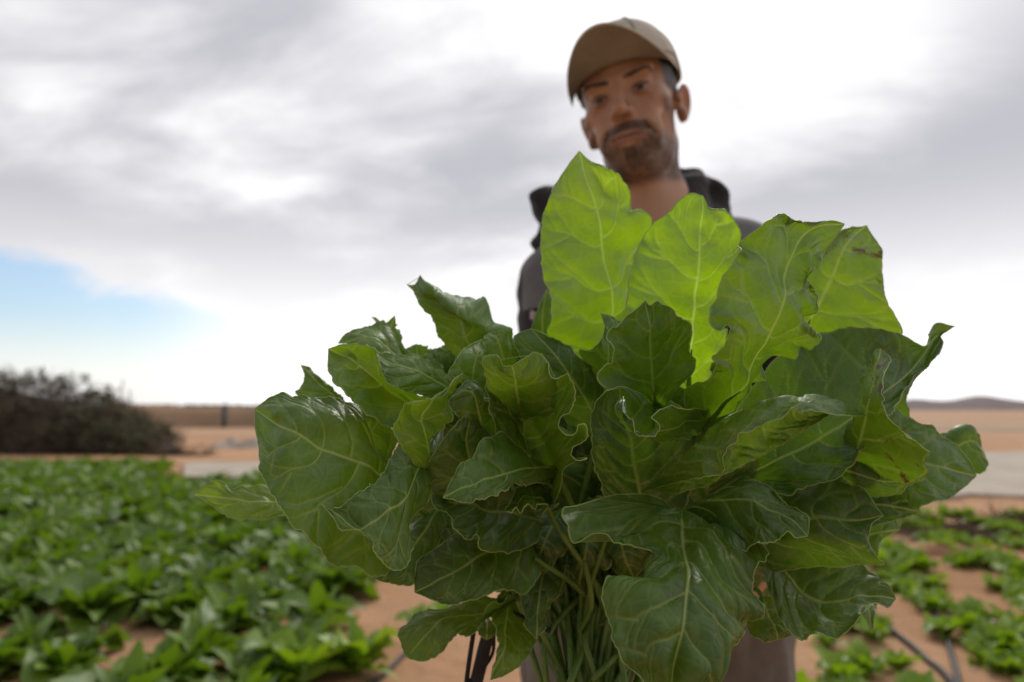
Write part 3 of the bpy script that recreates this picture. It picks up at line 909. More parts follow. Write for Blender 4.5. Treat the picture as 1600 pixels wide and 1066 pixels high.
def crop_leaf(ln, w, lean, curl, tw, seed):
    """one field leaf: stalk plus a cupped blade, bending outwards; a small grid"""
    r = np.random.default_rng(seed); n = 7; m = 4
    V, F = [], []
    ang = lean; p = np.zeros(3)
    for i in range(n):
        s = i / (n - 1)
        prof = 0.10 if s < .18 else math.sin(math.pi * min((s - .18) / .82, 1) ** .75) ** .8
        if i == n - 1: prof = .05
        hw = max(w * prof, .004)
        for j in range(m + 1):
            t = j / m * 2 - 1
            V.append((t * hw, p[0] - 0 + (abs(t) ** 2) * hw * .35 * -math.cos(ang) + r.normal(0, .10) * hw * (abs(t) > .9), p[2] + (abs(t) ** 2) * hw * .35 * math.sin(ang) + tw * t * hw + math.sin(9 * s + 3 * t + seed) * hw * .42 * abs(t)))
        p = p + np.array([math.sin(ang), 0, math.cos(ang)]) * ln / (n - 1)
        ang += curl / (n - 1)
    for i in range(n - 1):
        for j in range(m):
            a = i * (m + 1) + j; F.append((a, a + 1, a + m + 2, a + m + 1))
    return np.array(V), F
LEAFV = [crop_leaf(.16 + .05 * (k % 3), .038 + .011 * (k % 4), .02 + .08 * (k % 3), .5 + .50 * (k % 4), .5 * ((k % 3) - 1), 40 + k) for k in range(12)]

def plant_layout(nl, scale, seed):
    r = np.random.default_rng(seed); out = []
    for k in range(nl):
        yaw = k * 2.39996 + r.uniform(-.3, .3); age = k / nl
        out.append((int(r.integers(12)), yaw, (.02 + .80 * age ** 1.4 + r.uniform(-.12, .16)), scale * (.62 + .45 * r.random()) * (1.08 - .25 * abs(age - .5)), r.random()))
    return out
def place_leaf(kind, yaw, lean, s):
    v, f = LEAFV[kind]
    q = v * s
    q = np.stack([q[:, 0], q[:, 1] * math.cos(lean) + q[:, 2] * math.sin(lean), -q[:, 1] * math.sin(lean) + q[:, 2] * math.cos(lean)], 1)
    q = q + np.array([0, .012, 0])
    c_, s_ = math.cos(yaw), math.sin(yaw)
    return np.stack([q[:, 0] * c_ - q[:, 1] * s_, q[:, 0] * s_ + q[:, 1] * c_, np.maximum(q[:, 2], -.01)], 1), f
def plant_mesh(name, layout, mat):
    parts = []; tn = []
    for (k, yaw, lean, s, t) in layout:
        v, f = place_leaf(k, yaw, lean, s); parts.append((v, f)); tn += [t] * len(v)
    v, f = merge(parts)
    me = bpy.data.meshes.new(name); me.from_pydata(v.tolist(), [], f); me.materials.append(mat)
    me.polygons.foreach_set('use_smooth', np.ones(len(me.polygons), bool))
    me.attributes.new('tint', 'FLOAT', 'POINT').data.foreach_set('value', np.array(tn, np.float32))
    return me, v, f, tn
VAR = [plant_mesh('crop_plant', plant_layout(38 + 3 * (k % 4), 1.0, 100 + k), CROP) for k in range(7)]
VARB = [plant_mesh('crop_plant', plant_layout(24 + 2 * (k % 3), .8, 200 + k), CROPV) for k in range(5)]
LEAFME = {}
for mat in (CROP, CROPV):
    for k, (v, f) in enumerate(LEAFV):
        me = bpy.data.meshes.new('leaf'); me.from_pydata(v.tolist(), [], f); me.materials.append(mat)
        me.polygons.foreach_set('use_smooth', np.ones(len(me.polygons), bool))
        me.attributes.new('tint', 'FLOAT', 'POINT').data.foreach_set('value', np.full(len(v), (k * .37) % 1, np.float32))
        LEAFME[(mat.name, k)] = me

def plant_single(loc, yaw, s, var, label, group):
    o = bpy.data.objects.new('crop_plant', var[0]); COL.objects.link(o)
    o.location = loc; o.rotation_euler = (0, 0, yaw); o.scale = (s, s, s)
    return tag(o, label, 'crop plant', group)
def plant_full(loc, yaw, s, nl, mat, seed, label, group, sc_=1.0):
    e = empty('crop_plant', loc); e.rotation_euler = (0, 0, yaw); e.scale = (s, s, s)
    tag(e, label, 'crop plant', group)
    for (k, y_, lean, ss, t) in plant_layout(nl, sc_, seed):
        o = bpy.data.objects.new('leaf', LEAFME[(mat.name, k)]); COL.objects.link(o); o.parent = e
        o.rotation_euler = Euler((-lean, 0, y_), 'XYZ'); o.scale = (ss, ss, ss)
        o.location = (-math.sin(y_) * .012, math.cos(y_) * .012, 0)
    return e

r = np.random.default_rng(77)
left, side = [], []
row = 0; x = -1.02
while x > -15:
    y = 1.9 + r.uniform(0, .2)
    while y < 13.4:
        X_, Y_ = x + r.normal(0, .06) - 0.02 * (y - 3), y
        lim = -.72 * Y_ - .5
        if X_ <= lim and X_ > -1.1 * Y_ - 1.0: side.append((X_, Y_))
        edge = -1.0 if Y_ < 7 else -1.0 - (Y_ - 7) * .12
        if X_ > lim and X_ < edge + .15 and not (Y_ > 10.2 and 800 + X_ / Y_ * FPX > 268) and not (row in (0, 1, 2) and r.random() < .13):
            left.append((X_, Y_))
        y += r.uniform(.20, .29)
    x -= .40; row += 1
left.sort(key=lambda p: math.hypot(p[0], p[1]))
stuff = []
NEARL = 'leafy crop plant in the dense green rows towards the brush pile'
for i, (X_, Y_) in enumerate(left):
    z = float(gz(np.array(X_), np.array(Y_))); yaw = r.uniform(0, 6.28); s = r.uniform(.78, 1.32)
    if i < 22:
        plant_full((X_, Y_, z), yaw, s, 36, CROP, 300 + i, NEARL, 'crop plants in the dense rows')
    elif i < 235:
        plant_single((X_, Y_, z), yaw, s, VAR[i % 7], NEARL, 'crop plants in the dense rows')
    else:
        stuff.append((X_, Y_, z, yaw, s, i % 7))
def stuff_mesh(name, items, var, mat, label):
    V, F, Tn, off = [], [], [], 0
    for (X_, Y_, z, yaw, s, k) in items:
        _, v, f, tn = var[k]
        c_, s_ = math.cos(yaw) * s, math.sin(yaw) * s
        V.append(np.stack([v[:, 0] * c_ - v[:, 1] * s_ + X_, v[:, 0] * s_ + v[:, 1] * c_ + Y_, v[:, 2] * s + z], 1))
        F.append(np.array(f) + off); off += len(v); Tn += tn
    o = mesh_obj(name, np.vstack(V), np.vstack(F), mat)
    o.data.attributes.new('tint', 'FLOAT', 'POINT').data.foreach_set('value', np.array(Tn, np.float32))
    return tag(o, label, 'crop', kind='stuff')
VARL = [plant_mesh('crop_plant', plant_layout(18, 1.15, 150 + k), CROP) for k in range(3)]
for i, (X_, Y_) in enumerate(side[::2]):
    stuff.append((X_, Y_, 0.0, r.uniform(0, 6.28), r.uniform(.9, 1.4), 7 + i % 3))
stuff_mesh('distant_crop', stuff, VAR + VARL, CROP, 'far part of the dense green crop rows below the brush pile')

# bright plants along the sandy strip, and the thin stand to the right
for i, (px_, py_, s, lb) in enumerate(((560, 1062, 1.05, 'bright yellow-green crop plant at the row end beside the sandy strip, near the frame bottom'),
                                       (470, 1080, 1.0, 'bright crop plant cut by the frame bottom, next to the sandy strip'),
                                       (655, 985, .62, 'small bright crop plant on the sandy strip under the drooping leaf'),
                                       (690, 968, .55, 'small bright crop plant behind the drooping leaf on the sandy strip'))):
    g_ = ground(px_, py_)
    plant_full((g_[0], g_[1], float(gz(np.array(g_[0]), np.array(g_[1])))), i * 1.3, s, 30, CROPV, 400 + i, lb, 'bright plants beside the sandy strip', 1.0)
right = []
for k in range(900):
    Y_ = r.uniform(2.5, 7.4); X_ = r.uniform(.75, .78 * Y_ + .4)
    u = X_ - .30 * (Y_ - 3)                       # rows run slightly outward
    rowpos = (u / .62) % 1.0
    if abs(rowpos - .5) > .30: continue
    if vnoise(np.array([[X_, Y_, 0]]), 1.1, 9)[0] < -.55: continue
    if Y_ > 5.6 and X_ < 3.2: continue
    if all((X_ - a) ** 2 + (Y_ - b) ** 2 > .10 ** 2 for a, b in right): right.append((X_, Y_))
right.sort(key=lambda p: math.hypot(p[0], p[1]))
NR = 'small bright green plant in the thin stand on the sandy soil by the hoses'
rstuff = []
for i, (X_, Y_) in enumerate(right[:230]):
    z = float(gz(np.array(X_), np.array(Y_))); yaw = r.uniform(0, 6.28); s = r.uniform(.50, .95)
    if i < 14: plant_full((X_, Y_, z), yaw, s, 22, CROPV, 500 + i, NR, 'plants in the thin stand', .9)
    elif i < 62: plant_single((X_, Y_, z), yaw, s, VARB[i % 5], NR, 'plants in the thin stand')
    else: rstuff.append((X_, Y_, z, yaw, s, i % 5))
stuff_mesh('distant_seedlings', rstuff, VARB, CROPV, 'farther plants of the thin stand past the hoses')

# drip hoses
HOSE = simple_mat('black_hose', (0.030, 0.027, 0.025), (0.060, 0.052, 0.046), 9, 0.6, 0.1)
def hose(pts, label, rad=.012):
    P = np.array([ground(a, b, .02) for a, b in pts]); P = catmull(P, 40)
    P[:, 2] = gz(P[:, 0], P[:, 1]) + rad * .8
    v, f = tube(P, rad, 8)
    return tag(mesh_obj('drip_hose', v, f, HOSE), label, 'hose', 'drip irrigation hoses')
hose([(1385, 860), (1400, 885), (1420, 908), (1455, 950), (1482, 1005), (1500, 1075), (1520, 1150)], 'black drip hose crossing the sandy soil nearer the frame edge', .014)
hose([(1330, 930), (1392, 984), (1430, 1012), (1466, 1046), (1520, 1100)], 'black drip hose running closer to the bunch over the sandy soil', .014)
hose([(700, 985), (650, 1010), (610, 1045), (570, 1080), (500, 1140)], 'black drip hose along the sandy strip beside the dense rows', .011)
# black twine hanging down beside the stems
TW = simple_mat('black_twine', (0.012, 0.012, 0.014), (0.030, 0.030, 0.034), 40, 0.7)
parts = []
for pts, rad in (([(742, 972, .60), (738, 1000, .60), (732, 1040, .60), (726, 1090, .60)], .0022), ([(765, 985, .60), (757, 1012, .60), (748, 1050, .60), (735, 1100, .605)], .0060), ([(772, 990, .60), (770, 1020, .605), (755, 1045, .60), (736, 1062, .60), (728, 1075, .595)], .0016), ([(742, 972, .60), (760, 962, .6), (790, 955, .59), (860, 985, .585)], .0022), ([(765, 985, .60), (785, 965, .60), (860, 985, .585)], .0022)):
    P = catmull(np.array([at(*q) for q in pts]), 24)
    parts.append(tube(P, rad, 7))
v, f = merge(parts)
tag(mesh_obj('twine', v, f, TW), 'black twine trailing down from the bunch over the sandy strip', 'twine')
# ------------------------------------------------------------------ the bunch of leafy greens
def leaf_mat(name, young):
    M = Mat(name)
    uv = M.n('ShaderNodeUVMap').outputs[0]
    vein = M.attr('vein'); edge = M.attr('edge'); spot = M.attr('spot'); tone = M.attr('tone')
    mot = M.noise(26.0, 5, 0.6, uv)
    fine = M.noise(420.0, 3, 0.6, uv)
    vor = M.n('ShaderNodeTexVoronoi', {'Vector': uv, 'Scale': 115.0, 'Randomness': 1.0}, feature='DISTANCE_TO_EDGE').outputs['Distance']
    net = M.rng(vor, 0.0, 0.10, 1.0, 0.0)
    lerp = lambda a, b: tuple(a[i] * (1 - young) + b[i] * young for i in range(3))
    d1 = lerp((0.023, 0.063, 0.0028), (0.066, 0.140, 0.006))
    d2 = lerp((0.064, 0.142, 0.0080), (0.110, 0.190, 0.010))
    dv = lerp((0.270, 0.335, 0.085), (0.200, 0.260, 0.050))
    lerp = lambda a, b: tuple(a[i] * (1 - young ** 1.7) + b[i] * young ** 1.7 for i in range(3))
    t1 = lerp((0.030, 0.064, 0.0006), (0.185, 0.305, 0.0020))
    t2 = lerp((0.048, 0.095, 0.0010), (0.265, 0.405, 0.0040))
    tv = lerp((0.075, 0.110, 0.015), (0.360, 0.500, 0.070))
    f = M.math('MULTIPLY_ADD', M.rng(mot, 0.3, 0.7), 0.7)
    f.node.inputs[2].default_value = 0.0
    f = M.math('ADD', f, M.math('MULTIPLY', tone, 0.35), clamp=True)
    fv = M.math('ADD', vein, M.math('MULTIPLY', net, 0.10), clamp=True)
    fv = M.math('MAXIMUM', fv, M.math('MULTIPLY', edge, 0.75))
    dcol = M.mix(fv, M.mix(f, d1, d2), dv)
    tcol = M.mix(fv, M.mix(f, t1, t2), tv)
    # brown leaf damage where the leaf carries it
    sp = M.noise(95.0, 4, 0.65, uv)
    sp2 = M.noise(22.0, 2, 0.5, uv)
    sm = M.math('MULTIPLY', M.math('MULTIPLY', M.rng(sp, 0.56, 0.66), M.rng(sp2, 0.45, 0.58)), spot)
    dcol = M.mix(sm, dcol, (0.085, 0.030, 0.012))
    tcol = M.mix(sm, tcol, (0.030, 0.010, 0.002))
    # faint dust and rub marks on the waxy skin
    dust = M.math('MULTIPLY', M.rng(M.noise(60.0, 7, 0.72, uv, 0.6), 0.60, 0.80), 0.16)
    dcol = M.mix(dust, dcol, (0.20, 0.23, 0.15))
    h = M.math('ADD', M.math('MULTIPLY', fine, 0.25), M.math('MULTIPLY', M.noise(120.0, 4, 0.6, uv), 0.8))
    h = M.math('ADD', h, M.math('MULTIPLY', M.rng(vor, 0.0, 0.22), 0.55))
    bump = M.n('ShaderNodeBump', {'Strength': 0.32, 'Distance': 0.0011, 'Height': h}).outputs[0]
    ro = M.rng(M.noise(38.0, 5, 0.6, uv), 0.3, 0.75, 0.40 + 0.04 * young, 0.58)
    P = M.n('ShaderNodeBsdfPrincipled', {'Base Color': dcol, 'Roughness': ro, 'Specular IOR Level': 0.55, 'Normal': bump}).outputs[0]
    T = M.n('ShaderNodeBsdfTranslucent', {'Color': tcol, 'Normal': bump}).outputs[0]
    return M.done(M.n('ShaderNodeAddShader', {0: P, 1: T}).outputs[0])

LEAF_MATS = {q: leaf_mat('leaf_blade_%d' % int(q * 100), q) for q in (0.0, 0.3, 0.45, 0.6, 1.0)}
_m = Mat('leaf_margin')
MARGIN = _m.done(_m.n('ShaderNodeAddShader', {
    0: _m.n('ShaderNodeBsdfPrincipled', {'Base Color': _m.mix(_m.rng(_m.noise(60.0, 3, 0.5, _m.obj()), 0.5, 0.72), (0.22, 0.30, 0.10), (0.26, 0.20, 0.11)), 'Roughness': 0.45}).outputs[0],
    1: _m.n('ShaderNodeBsdfTranslucent', {'Color': (0.22, 0.30, 0.08)}).outputs[0]}).outputs[0])
_m = Mat('leaf_stalk')
_v = _m.obj()
STALKP = _m.n('ShaderNodeBsdfPrincipled', {
    'Base Color': _m.mix(_m.rng(_m.noise(45.0, 4, 0.6, _v), 0.35, 0.7), (0.070, 0.135, 0.020), (0.150, 0.230, 0.050)),
    'Roughness': 0.38, 'Subsurface Weight': 0.15, 'Subsurface Radius': (0.004, 0.006, 0.002), 'Subsurface Scale': 0.5,
    'Normal': _m.n('ShaderNodeBump', {'Strength': 0.25, 'Distance': 0.001, 'Height': _m.noise(300.0, 4, 0.6, _v)}).outputs[0]}).outputs[0]
STALK = _m.done(_m.n('ShaderNodeAddShader', {0: STALKP, 1: _m.n('ShaderNodeBsdfTranslucent', {'Color': (0.12, 0.20, 0.025)}).outputs[0]}).outputs[0])

bunch = empty('leafy_greens_bunch', tuple(at(940, 1015, 0.565)))
tag(bunch, 'huge bunch of fresh green chard leaves held out in front of the man', 'vegetable bunch')
B_INV = np.array(bunch.location)
GRIP = at(940, 1000, 0.60)
CUT = at(928, 1108, 0.565)

TILT = [0.40, 0.05]
def rail(P, D, n, yc=None):
    """P pixel polyline, D list of depths spread evenly along it -> n world points"""
    P = np.asarray(P, float)
    q = catmull(P, n)
    u = np.linspace(0, 1, n)
    D = np.atleast_1d(np.asarray(D, float))
    if len(D) == 1:
        d = np.full(n, D[0])
    else:
        dd = catmull(np.stack([np.linspace(0, 1, len(D)), D], 1), 80)
        d = np.interp(u, dd[:, 0], dd[:, 1])
    d = 0.505 + (d - 0.505) * 1.30
    if yc is not None: d = d + TILT[0] * (yc - q[:, 1]) / FPX * 0.5 + TILT[1] * (1 - u) ** 2.5
    return np.array([at(a, b, c) for (a, b), c in zip(q, d)])

def smooth_noise(u, seed, octs=((3, 1.0), (7, 0.5))):
    r = np.random.default_rng(seed); o = np.zeros_like(u)
    for f, a in octs:
        o += a * np.sin(2 * math.pi * (f * (1 + 0.3 * r.random()) * u + r.random()) + 1.3 * np.sin(2 * math.pi * (0.6 * f * u + r.random())))
    return o

LEAFN = [0]
def leaf(rails, mid, q=0.0, ruf=0.003, bulge=0.0, label=None, spot=0.0, stalk=True, ns=112, nt=60, lat=6, rr=0.0024, tone=0.0, quilt=0.0020, edgejit=0.0005, stalk_to=None, spread=None):
    """a leaf blade lofted over rails that run base -> tip; rails[mid] is the midrib"""
    LEAFN[0] += 1; seed = LEAFN[0] * 17 + 3
    R = np.random.default_rng(seed)
    rails = [np.asarray(r) for r in rails]
    nr = len(rails)
    S = np.linspace(0, 1, ns)
    W = np.array(rails)                                   # nr, ns, 3
    # across-parameter: 0 at midrib, -1 / +1 at the margins
    tk = np.array([(-1 + k / mid) if k < mid else (0.0 if k == mid else (k - mid) / (nr - 1 - mid)) for k in range(nr)])
    T = np.linspace(-1, 1, nt)
    if nr == 3:
        A, Mi, B = W
        t = T[None, :, None]
        G = Mi[:, None] + t * ((B - A) / 2)[:, None] + t ** 2 * ((A + B) / 2 - Mi)[:, None]
        # keep the margins on their rails but ease the crease at the midrib
    else:
        G = np.zeros((ns, nt, 3))
        for i in range(ns):
            c = W[:, i]
            Q = np.vstack([2 * c[0] - c[1], c, 2 * c[-1] - c[-2]])
            for j, t in enumerate(T):
                k = min(max(np.searchsorted(tk, t) - 1, 0), nr - 2)
                u = (t - tk[k]) / (tk[k + 1] - tk[k])
                p0, p1, p2, p3 = Q[k], Q[k + 1], Q[k + 2], Q[k + 3]
                G[i, j] = 0.5 * (2 * p1 + (p2 - p0) * u + (2 * p0 - 5 * p1 + 4 * p2 - p3) * u * u + (3 * p1 - p0 - 3 * p2 + p3) * u ** 3)
    def normals(G):
        a = np.gradient(G, axis=0); b = np.gradient(G, axis=1)
        n = np.cross(a, b); l = np.linalg.norm(n, axis=2, keepdims=True)
        n = n / np.maximum(l, 1e-9)
        # carry normals smoothly through pinched ends
        w = np.minimum(l / (np.median(l) + 1e-12), 1.0)
        ref = (n * w).sum((0, 1)); 
        return n
    Nn = normals(G)
    view = G - _C
    flip = np.sign((Nn * view).sum(2)); 
    Nn = Nn * (-np.sign(np.median(flip)) if np.median(flip) != 0 else 1)
    Lm = np.linalg.norm(np.diff(W[mid], axis=0), axis=1).sum()
    wid = np.linalg.norm(np.diff(G, axis=1), axis=2).sum(1) / 2          # half width per station
    wmax = np.percentile(wid, 85)
    ss, tt = np.meshgrid(S, T, indexing='ij')
    at_ = np.abs(tt)
    env = np.clip(np.sin(math.pi * np.clip(ss, 0, 1)) * 2.2, 0, 1)
    # --- venation
    if spread is None: spread = float(np.clip(0.95 * wmax / Lm, 0.22, 0.62))
    vein = np.zeros((ns, nt)); vd = np.full((ns, nt), 1.0)
    for side in (-1, 1):
        on = (tt * side) >= -0.02
        base = np.linspace(0.03, 0.74, lat) + R.uniform(-0.035, 0.035, lat)
        for k, s0 in enumerate(base):
            a = spread * (1.0 - 0.45 * s0) * R.uniform(0.8, 1.2)
            p = R.uniform(1.05, 1.5)
            sv = s0 + a * at_ ** p + 0.012 * np.sin(at_ * 9 + k)
            dist = np.abs(ss - sv) * Lm * 0.86
            w = 0.00070 * (1 - 0.45 * at_) * (1.15 - 0.5 * s0)
            fade = np.clip((1.0 - at_) * 3.5, 0, 1)
            v = np.exp(-(dist / w) ** 2) * (0.70 - 0.30 * at_) * fade * on
            vein = np.maximum(vein, v); vd = np.where(on, np.minimum(vd, dist), vd)
            for f0, sg in ((R.uniform(0.30, 0.5), 1), (R.uniform(0.5, 0.68), -1), (R.uniform(0.6, 0.8), 1)):
                sb = s0 + a * f0 ** p
                sl = sg * R.uniform(0.10, 0.26) + a * 0.9
                s2 = sb + sl * (at_ - f0)
                d2 = np.abs(ss - s2) * Lm * 0.8
                on2 = on & (at_ > f0)
                v = np.exp(-(d2 / 0.00070) ** 2) * 0.42 * np.clip((1 - at_) * 4, 0, 1) * on2
                vein = np.maximum(vein, v); vd = np.where(on2, np.minimum(vd, d2 * 1.6), vd)
    dm = at_ * wid[:, None]
    wm = 0.0013 * (1 - 0.60 * ss)
    vmid = np.exp(-(dm / wm) ** 2)
    vein = np.maximum(vein, vmid)
    vd = np.minimum(vd, dm)
    # --- relief: quilted between veins, frilled towards the margin
    puff = (1 - np.exp(-(vd / 0.005))) * quilt
    puff = puff + vmid * 0.0016 * (1 - 0.7 * ss)
    G = G + Nn * (puff * env)[..., None]
    und = sum(vnoise(np.stack([ss * Lm * fq, tt * wmax * fq, np.full_like(ss, seed * 1.7)], -1), 1.0, seed) * am for fq, am in ((16, 0.0055), (38, 0.0036), (85, 0.0015)))
    G = G + Nn * (und * env)[..., None]
    if bulge:
        G = G + Nn * (bulge * (at_ - at_ ** 2) * 4 * env)[..., None]
    if ruf:
        fl = Lm / 0.030
        for side in (-1, 1):
            wv = smooth_noise(S, seed + side, ((fl * 0.55, 1.0), (fl * 1.1, 0.55)))
            on = (tt * side) > 0
            G = G + Nn * (on * ruf * at_ ** 3.2 * env * wv[:, None])[..., None]
    if edgejit:
        b = np.gradient(G, axis=1); b /= np.linalg.norm(b, axis=2, keepdims=True) + 1e-9
        for side in (-1, 1):
            wv = smooth_noise(S, seed + 5 * side, ((Lm / 0.014, 0.7), (Lm / 0.006, 0.5)))
            on = (tt * side) > 0
            G = G + b * (on * edgejit * side * at_ ** 8 * env * wv[:, None])[..., None]
    V = G.reshape(-1, 3) - B_INV
    idx = np.arange(ns * nt).reshape(ns, nt)
    Fc = np.stack([idx[:-1, :-1], idx[1:, :-1], idx[1:, 1:], idx[:-1, 1:]], -1).reshape(-1, 4)
    nblade = len(Fc)
    loop = np.vstack([G[:, 0], G[::-1, -1][1:]]) - B_INV
    tv, tf = tube(loop, 0.00038 + 0.00012 * np.sin(np.linspace(0, 60, len(loop))), 5, False)
    Vv = np.vstack([V, tv])
    Ff = [tuple(f) for f in Fc] + [tuple(i + len(V) for i in f) for f in tf]
    o = mesh_obj('leaf', Vv, Ff, None, bunch, True, [LEAF_MATS[q], MARGIN], np.r_[np.zeros(nblade), np.ones(len(tf))])
    me = o.data
    pad = len(tv)
    for nm, arr in (('vein', vein), ('edge', np.clip((at_ - 0.985) / 0.015, 0, 1)), ('spot', np.full((ns, nt), spot)), ('tone', np.full((ns, nt), tone))):
        a = me.attributes.new(nm, 'FLOAT', 'POINT')
        a.data.foreach_set('value', np.r_[arr.reshape(-1), np.zeros(pad)].astype(np.float32))
    uvv = np.vstack([np.stack([ss * Lm + seed * 0.37, tt * wid[:, None] + seed * 0.11], -1).reshape(-1, 2), np.zeros((pad, 2))])
    li = np.zeros(len(me.loops), dtype=np.int32); me.loops.foreach_get('vertex_index', li)
    uvl = me.uv_layers.new(name='UVMap')
    uvl.data.foreach_set('uv', uvv[li].astype(np.float32).reshape(-1))
    if label: o['label'] = label
    # --- midrib and stalk: one tapering stem
    jm = nt // 2
    midp = (G[:, jm] + G[:, jm - 1]) / 2 if nt % 2 == 0 else G[:, jm]
    cut = np.linspace(0, int(ns * 0.22), 14).astype(int)
    mpath = midp[cut]
    if stalk:
        b0 = midp[0]; tg = midp[0] - midp[4]; tg /= np.linalg.norm(tg) + 1e-9
        dist = np.linalg.norm(GRIP - b0)
        J = R.normal(0, 1, 3) * np.array([0.026, 0.012, 0.010])
        J2 = R.normal(0, 1, 3) * np.array([0.012, 0.010, 0.014])
        g = GRIP + J; c = CUT + J2 + J * 0.4
        u = np.linspace(0, 1, 12)[:, None]
        p1 = b0 + tg * dist * 0.40; p2 = g + (g - c) / np.linalg.norm(g - c) * dist * 0.30
        st = (1 - u) ** 3 * b0 + 3 * u * (1 - u) ** 2 * p1 + 3 * u * u * (1 - u) * p2 + u ** 3 * g
        tail = g + (c - g) * np.linspace(0.25, 1, 4)[:, None]
        full = np.vstack([tail[::-1], st[::-1][:-1], mpath])
        k = len(tail) + len(st) - 1
        rad = np.r_[np.linspace(rr * 1.15, rr * 0.98, k), np.linspace(rr * 1.0, 0.0006, len(mpath))]
    else:
        full = mpath; rad = np.linspace(rr * 0.8, 0.0003, len(mpath))
    v, f = tube(full - B_INV, rad, 8)
    mesh_obj('stalk', v, f, STALK, o)
    return o

def lf(M, L, R, dM, dL, dR, **kw):
    TILT[:] = kw.pop('pose', [0.40, 0.05])
    ns = kw.get('ns', 112)
    tl = kw.pop('tilt', True); yc = float(np.mean([p[1] for p in L + R])) if tl else None
    rs = [rail(L, dL, ns, yc), rail(M, dM, ns, yc), rail(R, dR, ns, yc)]
    w = kw.pop('mwarp', 0)
    if w:
        u = np.linspace(0, 1, ns); m_ = rs[1]
        rs[1] = np.stack([np.interp(u ** w, u, m_[:, k]) for k in range(3)], 1)
    return leaf(rs, 1, **kw)

def lfn(rls, mid, **kw):
    ns = kw.get('ns', 112)
    tl = kw.pop('tilt', True); yc = float(np.mean([q[1] for p, d in rls for q in p])) if tl else None
    return leaf([rail(p, d, ns, yc) for p, d in rls], mid, **kw)
# each blade: midrib, one margin and the other, base to tip, with its distance along the leaf
# A tall bright leaf in front of the man's throat
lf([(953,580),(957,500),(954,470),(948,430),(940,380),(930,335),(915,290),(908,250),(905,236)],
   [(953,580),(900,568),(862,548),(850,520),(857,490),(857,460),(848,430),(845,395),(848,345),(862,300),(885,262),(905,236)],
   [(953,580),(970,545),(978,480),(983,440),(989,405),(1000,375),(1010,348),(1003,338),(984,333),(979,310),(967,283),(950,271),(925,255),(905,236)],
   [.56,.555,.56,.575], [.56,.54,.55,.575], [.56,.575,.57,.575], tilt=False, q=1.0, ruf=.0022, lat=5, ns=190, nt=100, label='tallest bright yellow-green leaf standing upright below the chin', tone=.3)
# B second upright leaf
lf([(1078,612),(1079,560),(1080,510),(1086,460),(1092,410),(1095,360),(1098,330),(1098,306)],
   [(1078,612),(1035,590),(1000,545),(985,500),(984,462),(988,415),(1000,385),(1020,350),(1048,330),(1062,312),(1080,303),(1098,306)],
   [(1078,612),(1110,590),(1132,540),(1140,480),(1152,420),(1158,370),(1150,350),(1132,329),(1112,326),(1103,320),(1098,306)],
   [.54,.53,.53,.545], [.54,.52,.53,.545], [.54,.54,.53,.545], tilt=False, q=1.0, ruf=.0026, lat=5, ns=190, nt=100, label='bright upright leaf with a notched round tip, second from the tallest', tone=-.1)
# C broad leaf with a frilled edge
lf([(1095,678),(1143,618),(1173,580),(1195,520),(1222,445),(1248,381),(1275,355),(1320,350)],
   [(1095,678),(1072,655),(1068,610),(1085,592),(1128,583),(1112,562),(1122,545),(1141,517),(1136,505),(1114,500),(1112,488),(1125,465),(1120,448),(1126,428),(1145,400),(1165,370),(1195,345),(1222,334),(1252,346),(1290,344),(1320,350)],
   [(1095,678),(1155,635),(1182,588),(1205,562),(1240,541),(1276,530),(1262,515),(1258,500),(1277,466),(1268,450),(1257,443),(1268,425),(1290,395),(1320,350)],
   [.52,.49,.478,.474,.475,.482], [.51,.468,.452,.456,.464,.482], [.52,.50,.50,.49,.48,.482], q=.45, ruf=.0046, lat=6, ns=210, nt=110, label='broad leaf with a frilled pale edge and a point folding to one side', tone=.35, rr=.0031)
# C2 the frill that runs down from it towards the middle of the bunch
lfn([([(1105,668),(1060,680),(1020,690),(985,668),(970,640),(974,620)], [.50,.49,.485,.49,.495]),
     ([(1110,655),(1075,660),(1045,672),(1015,676),(992,655),(978,625)], [.495,.475,.468,.475,.49]),
     ([(1118,640),(1085,634),(1060,640),(1030,640),(1022,668),(1000,682),(990,662),(972,640)], [.49,.456,.450,.452,.462,.48])],
    1, q=.3, ruf=.002, stalk=False, label='crinkled lower frill curling towards the viewer', rr=.001, lat=3)
# D spotted leaf behind
lf([(1255,545),(1263,506),(1282,469),(1298,436),(1315,394),(1335,368),(1354,352)],
   [(1255,545),(1246,505),(1255,460),(1262,430),(1280,402),(1318,366),(1354,352)],
   [(1255,545),(1330,545),(1405,524),(1396,490),(1383,466),(1380,420),(1375,388),(1354,352)],
   [.57,.565,.57,.58], [.57,.57,.575,.58], [.57,.56,.56,.58], tilt=False, q=.6, ruf=.0018, spot=.9, lat=4, label='upright leaf with small brown spots behind the frilled one', tone=.5)
# E big dark leaf sweeping out to a curled tip
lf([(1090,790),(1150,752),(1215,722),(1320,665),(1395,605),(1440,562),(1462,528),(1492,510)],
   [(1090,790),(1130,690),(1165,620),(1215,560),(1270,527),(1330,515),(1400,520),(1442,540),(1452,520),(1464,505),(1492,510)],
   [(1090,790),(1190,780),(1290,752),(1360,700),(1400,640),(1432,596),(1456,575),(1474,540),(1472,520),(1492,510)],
   [.55,.545,.53,.52,.525,.535], [.55,.54,.535,.53,.52,.53], [.55,.53,.51,.505,.52,.535], q=0.0, ruf=.0016, lat=6, tone=.4, ns=190, nt=100, label='large dark leaf sweeping outward to a thin curled tip', rr=.0036)
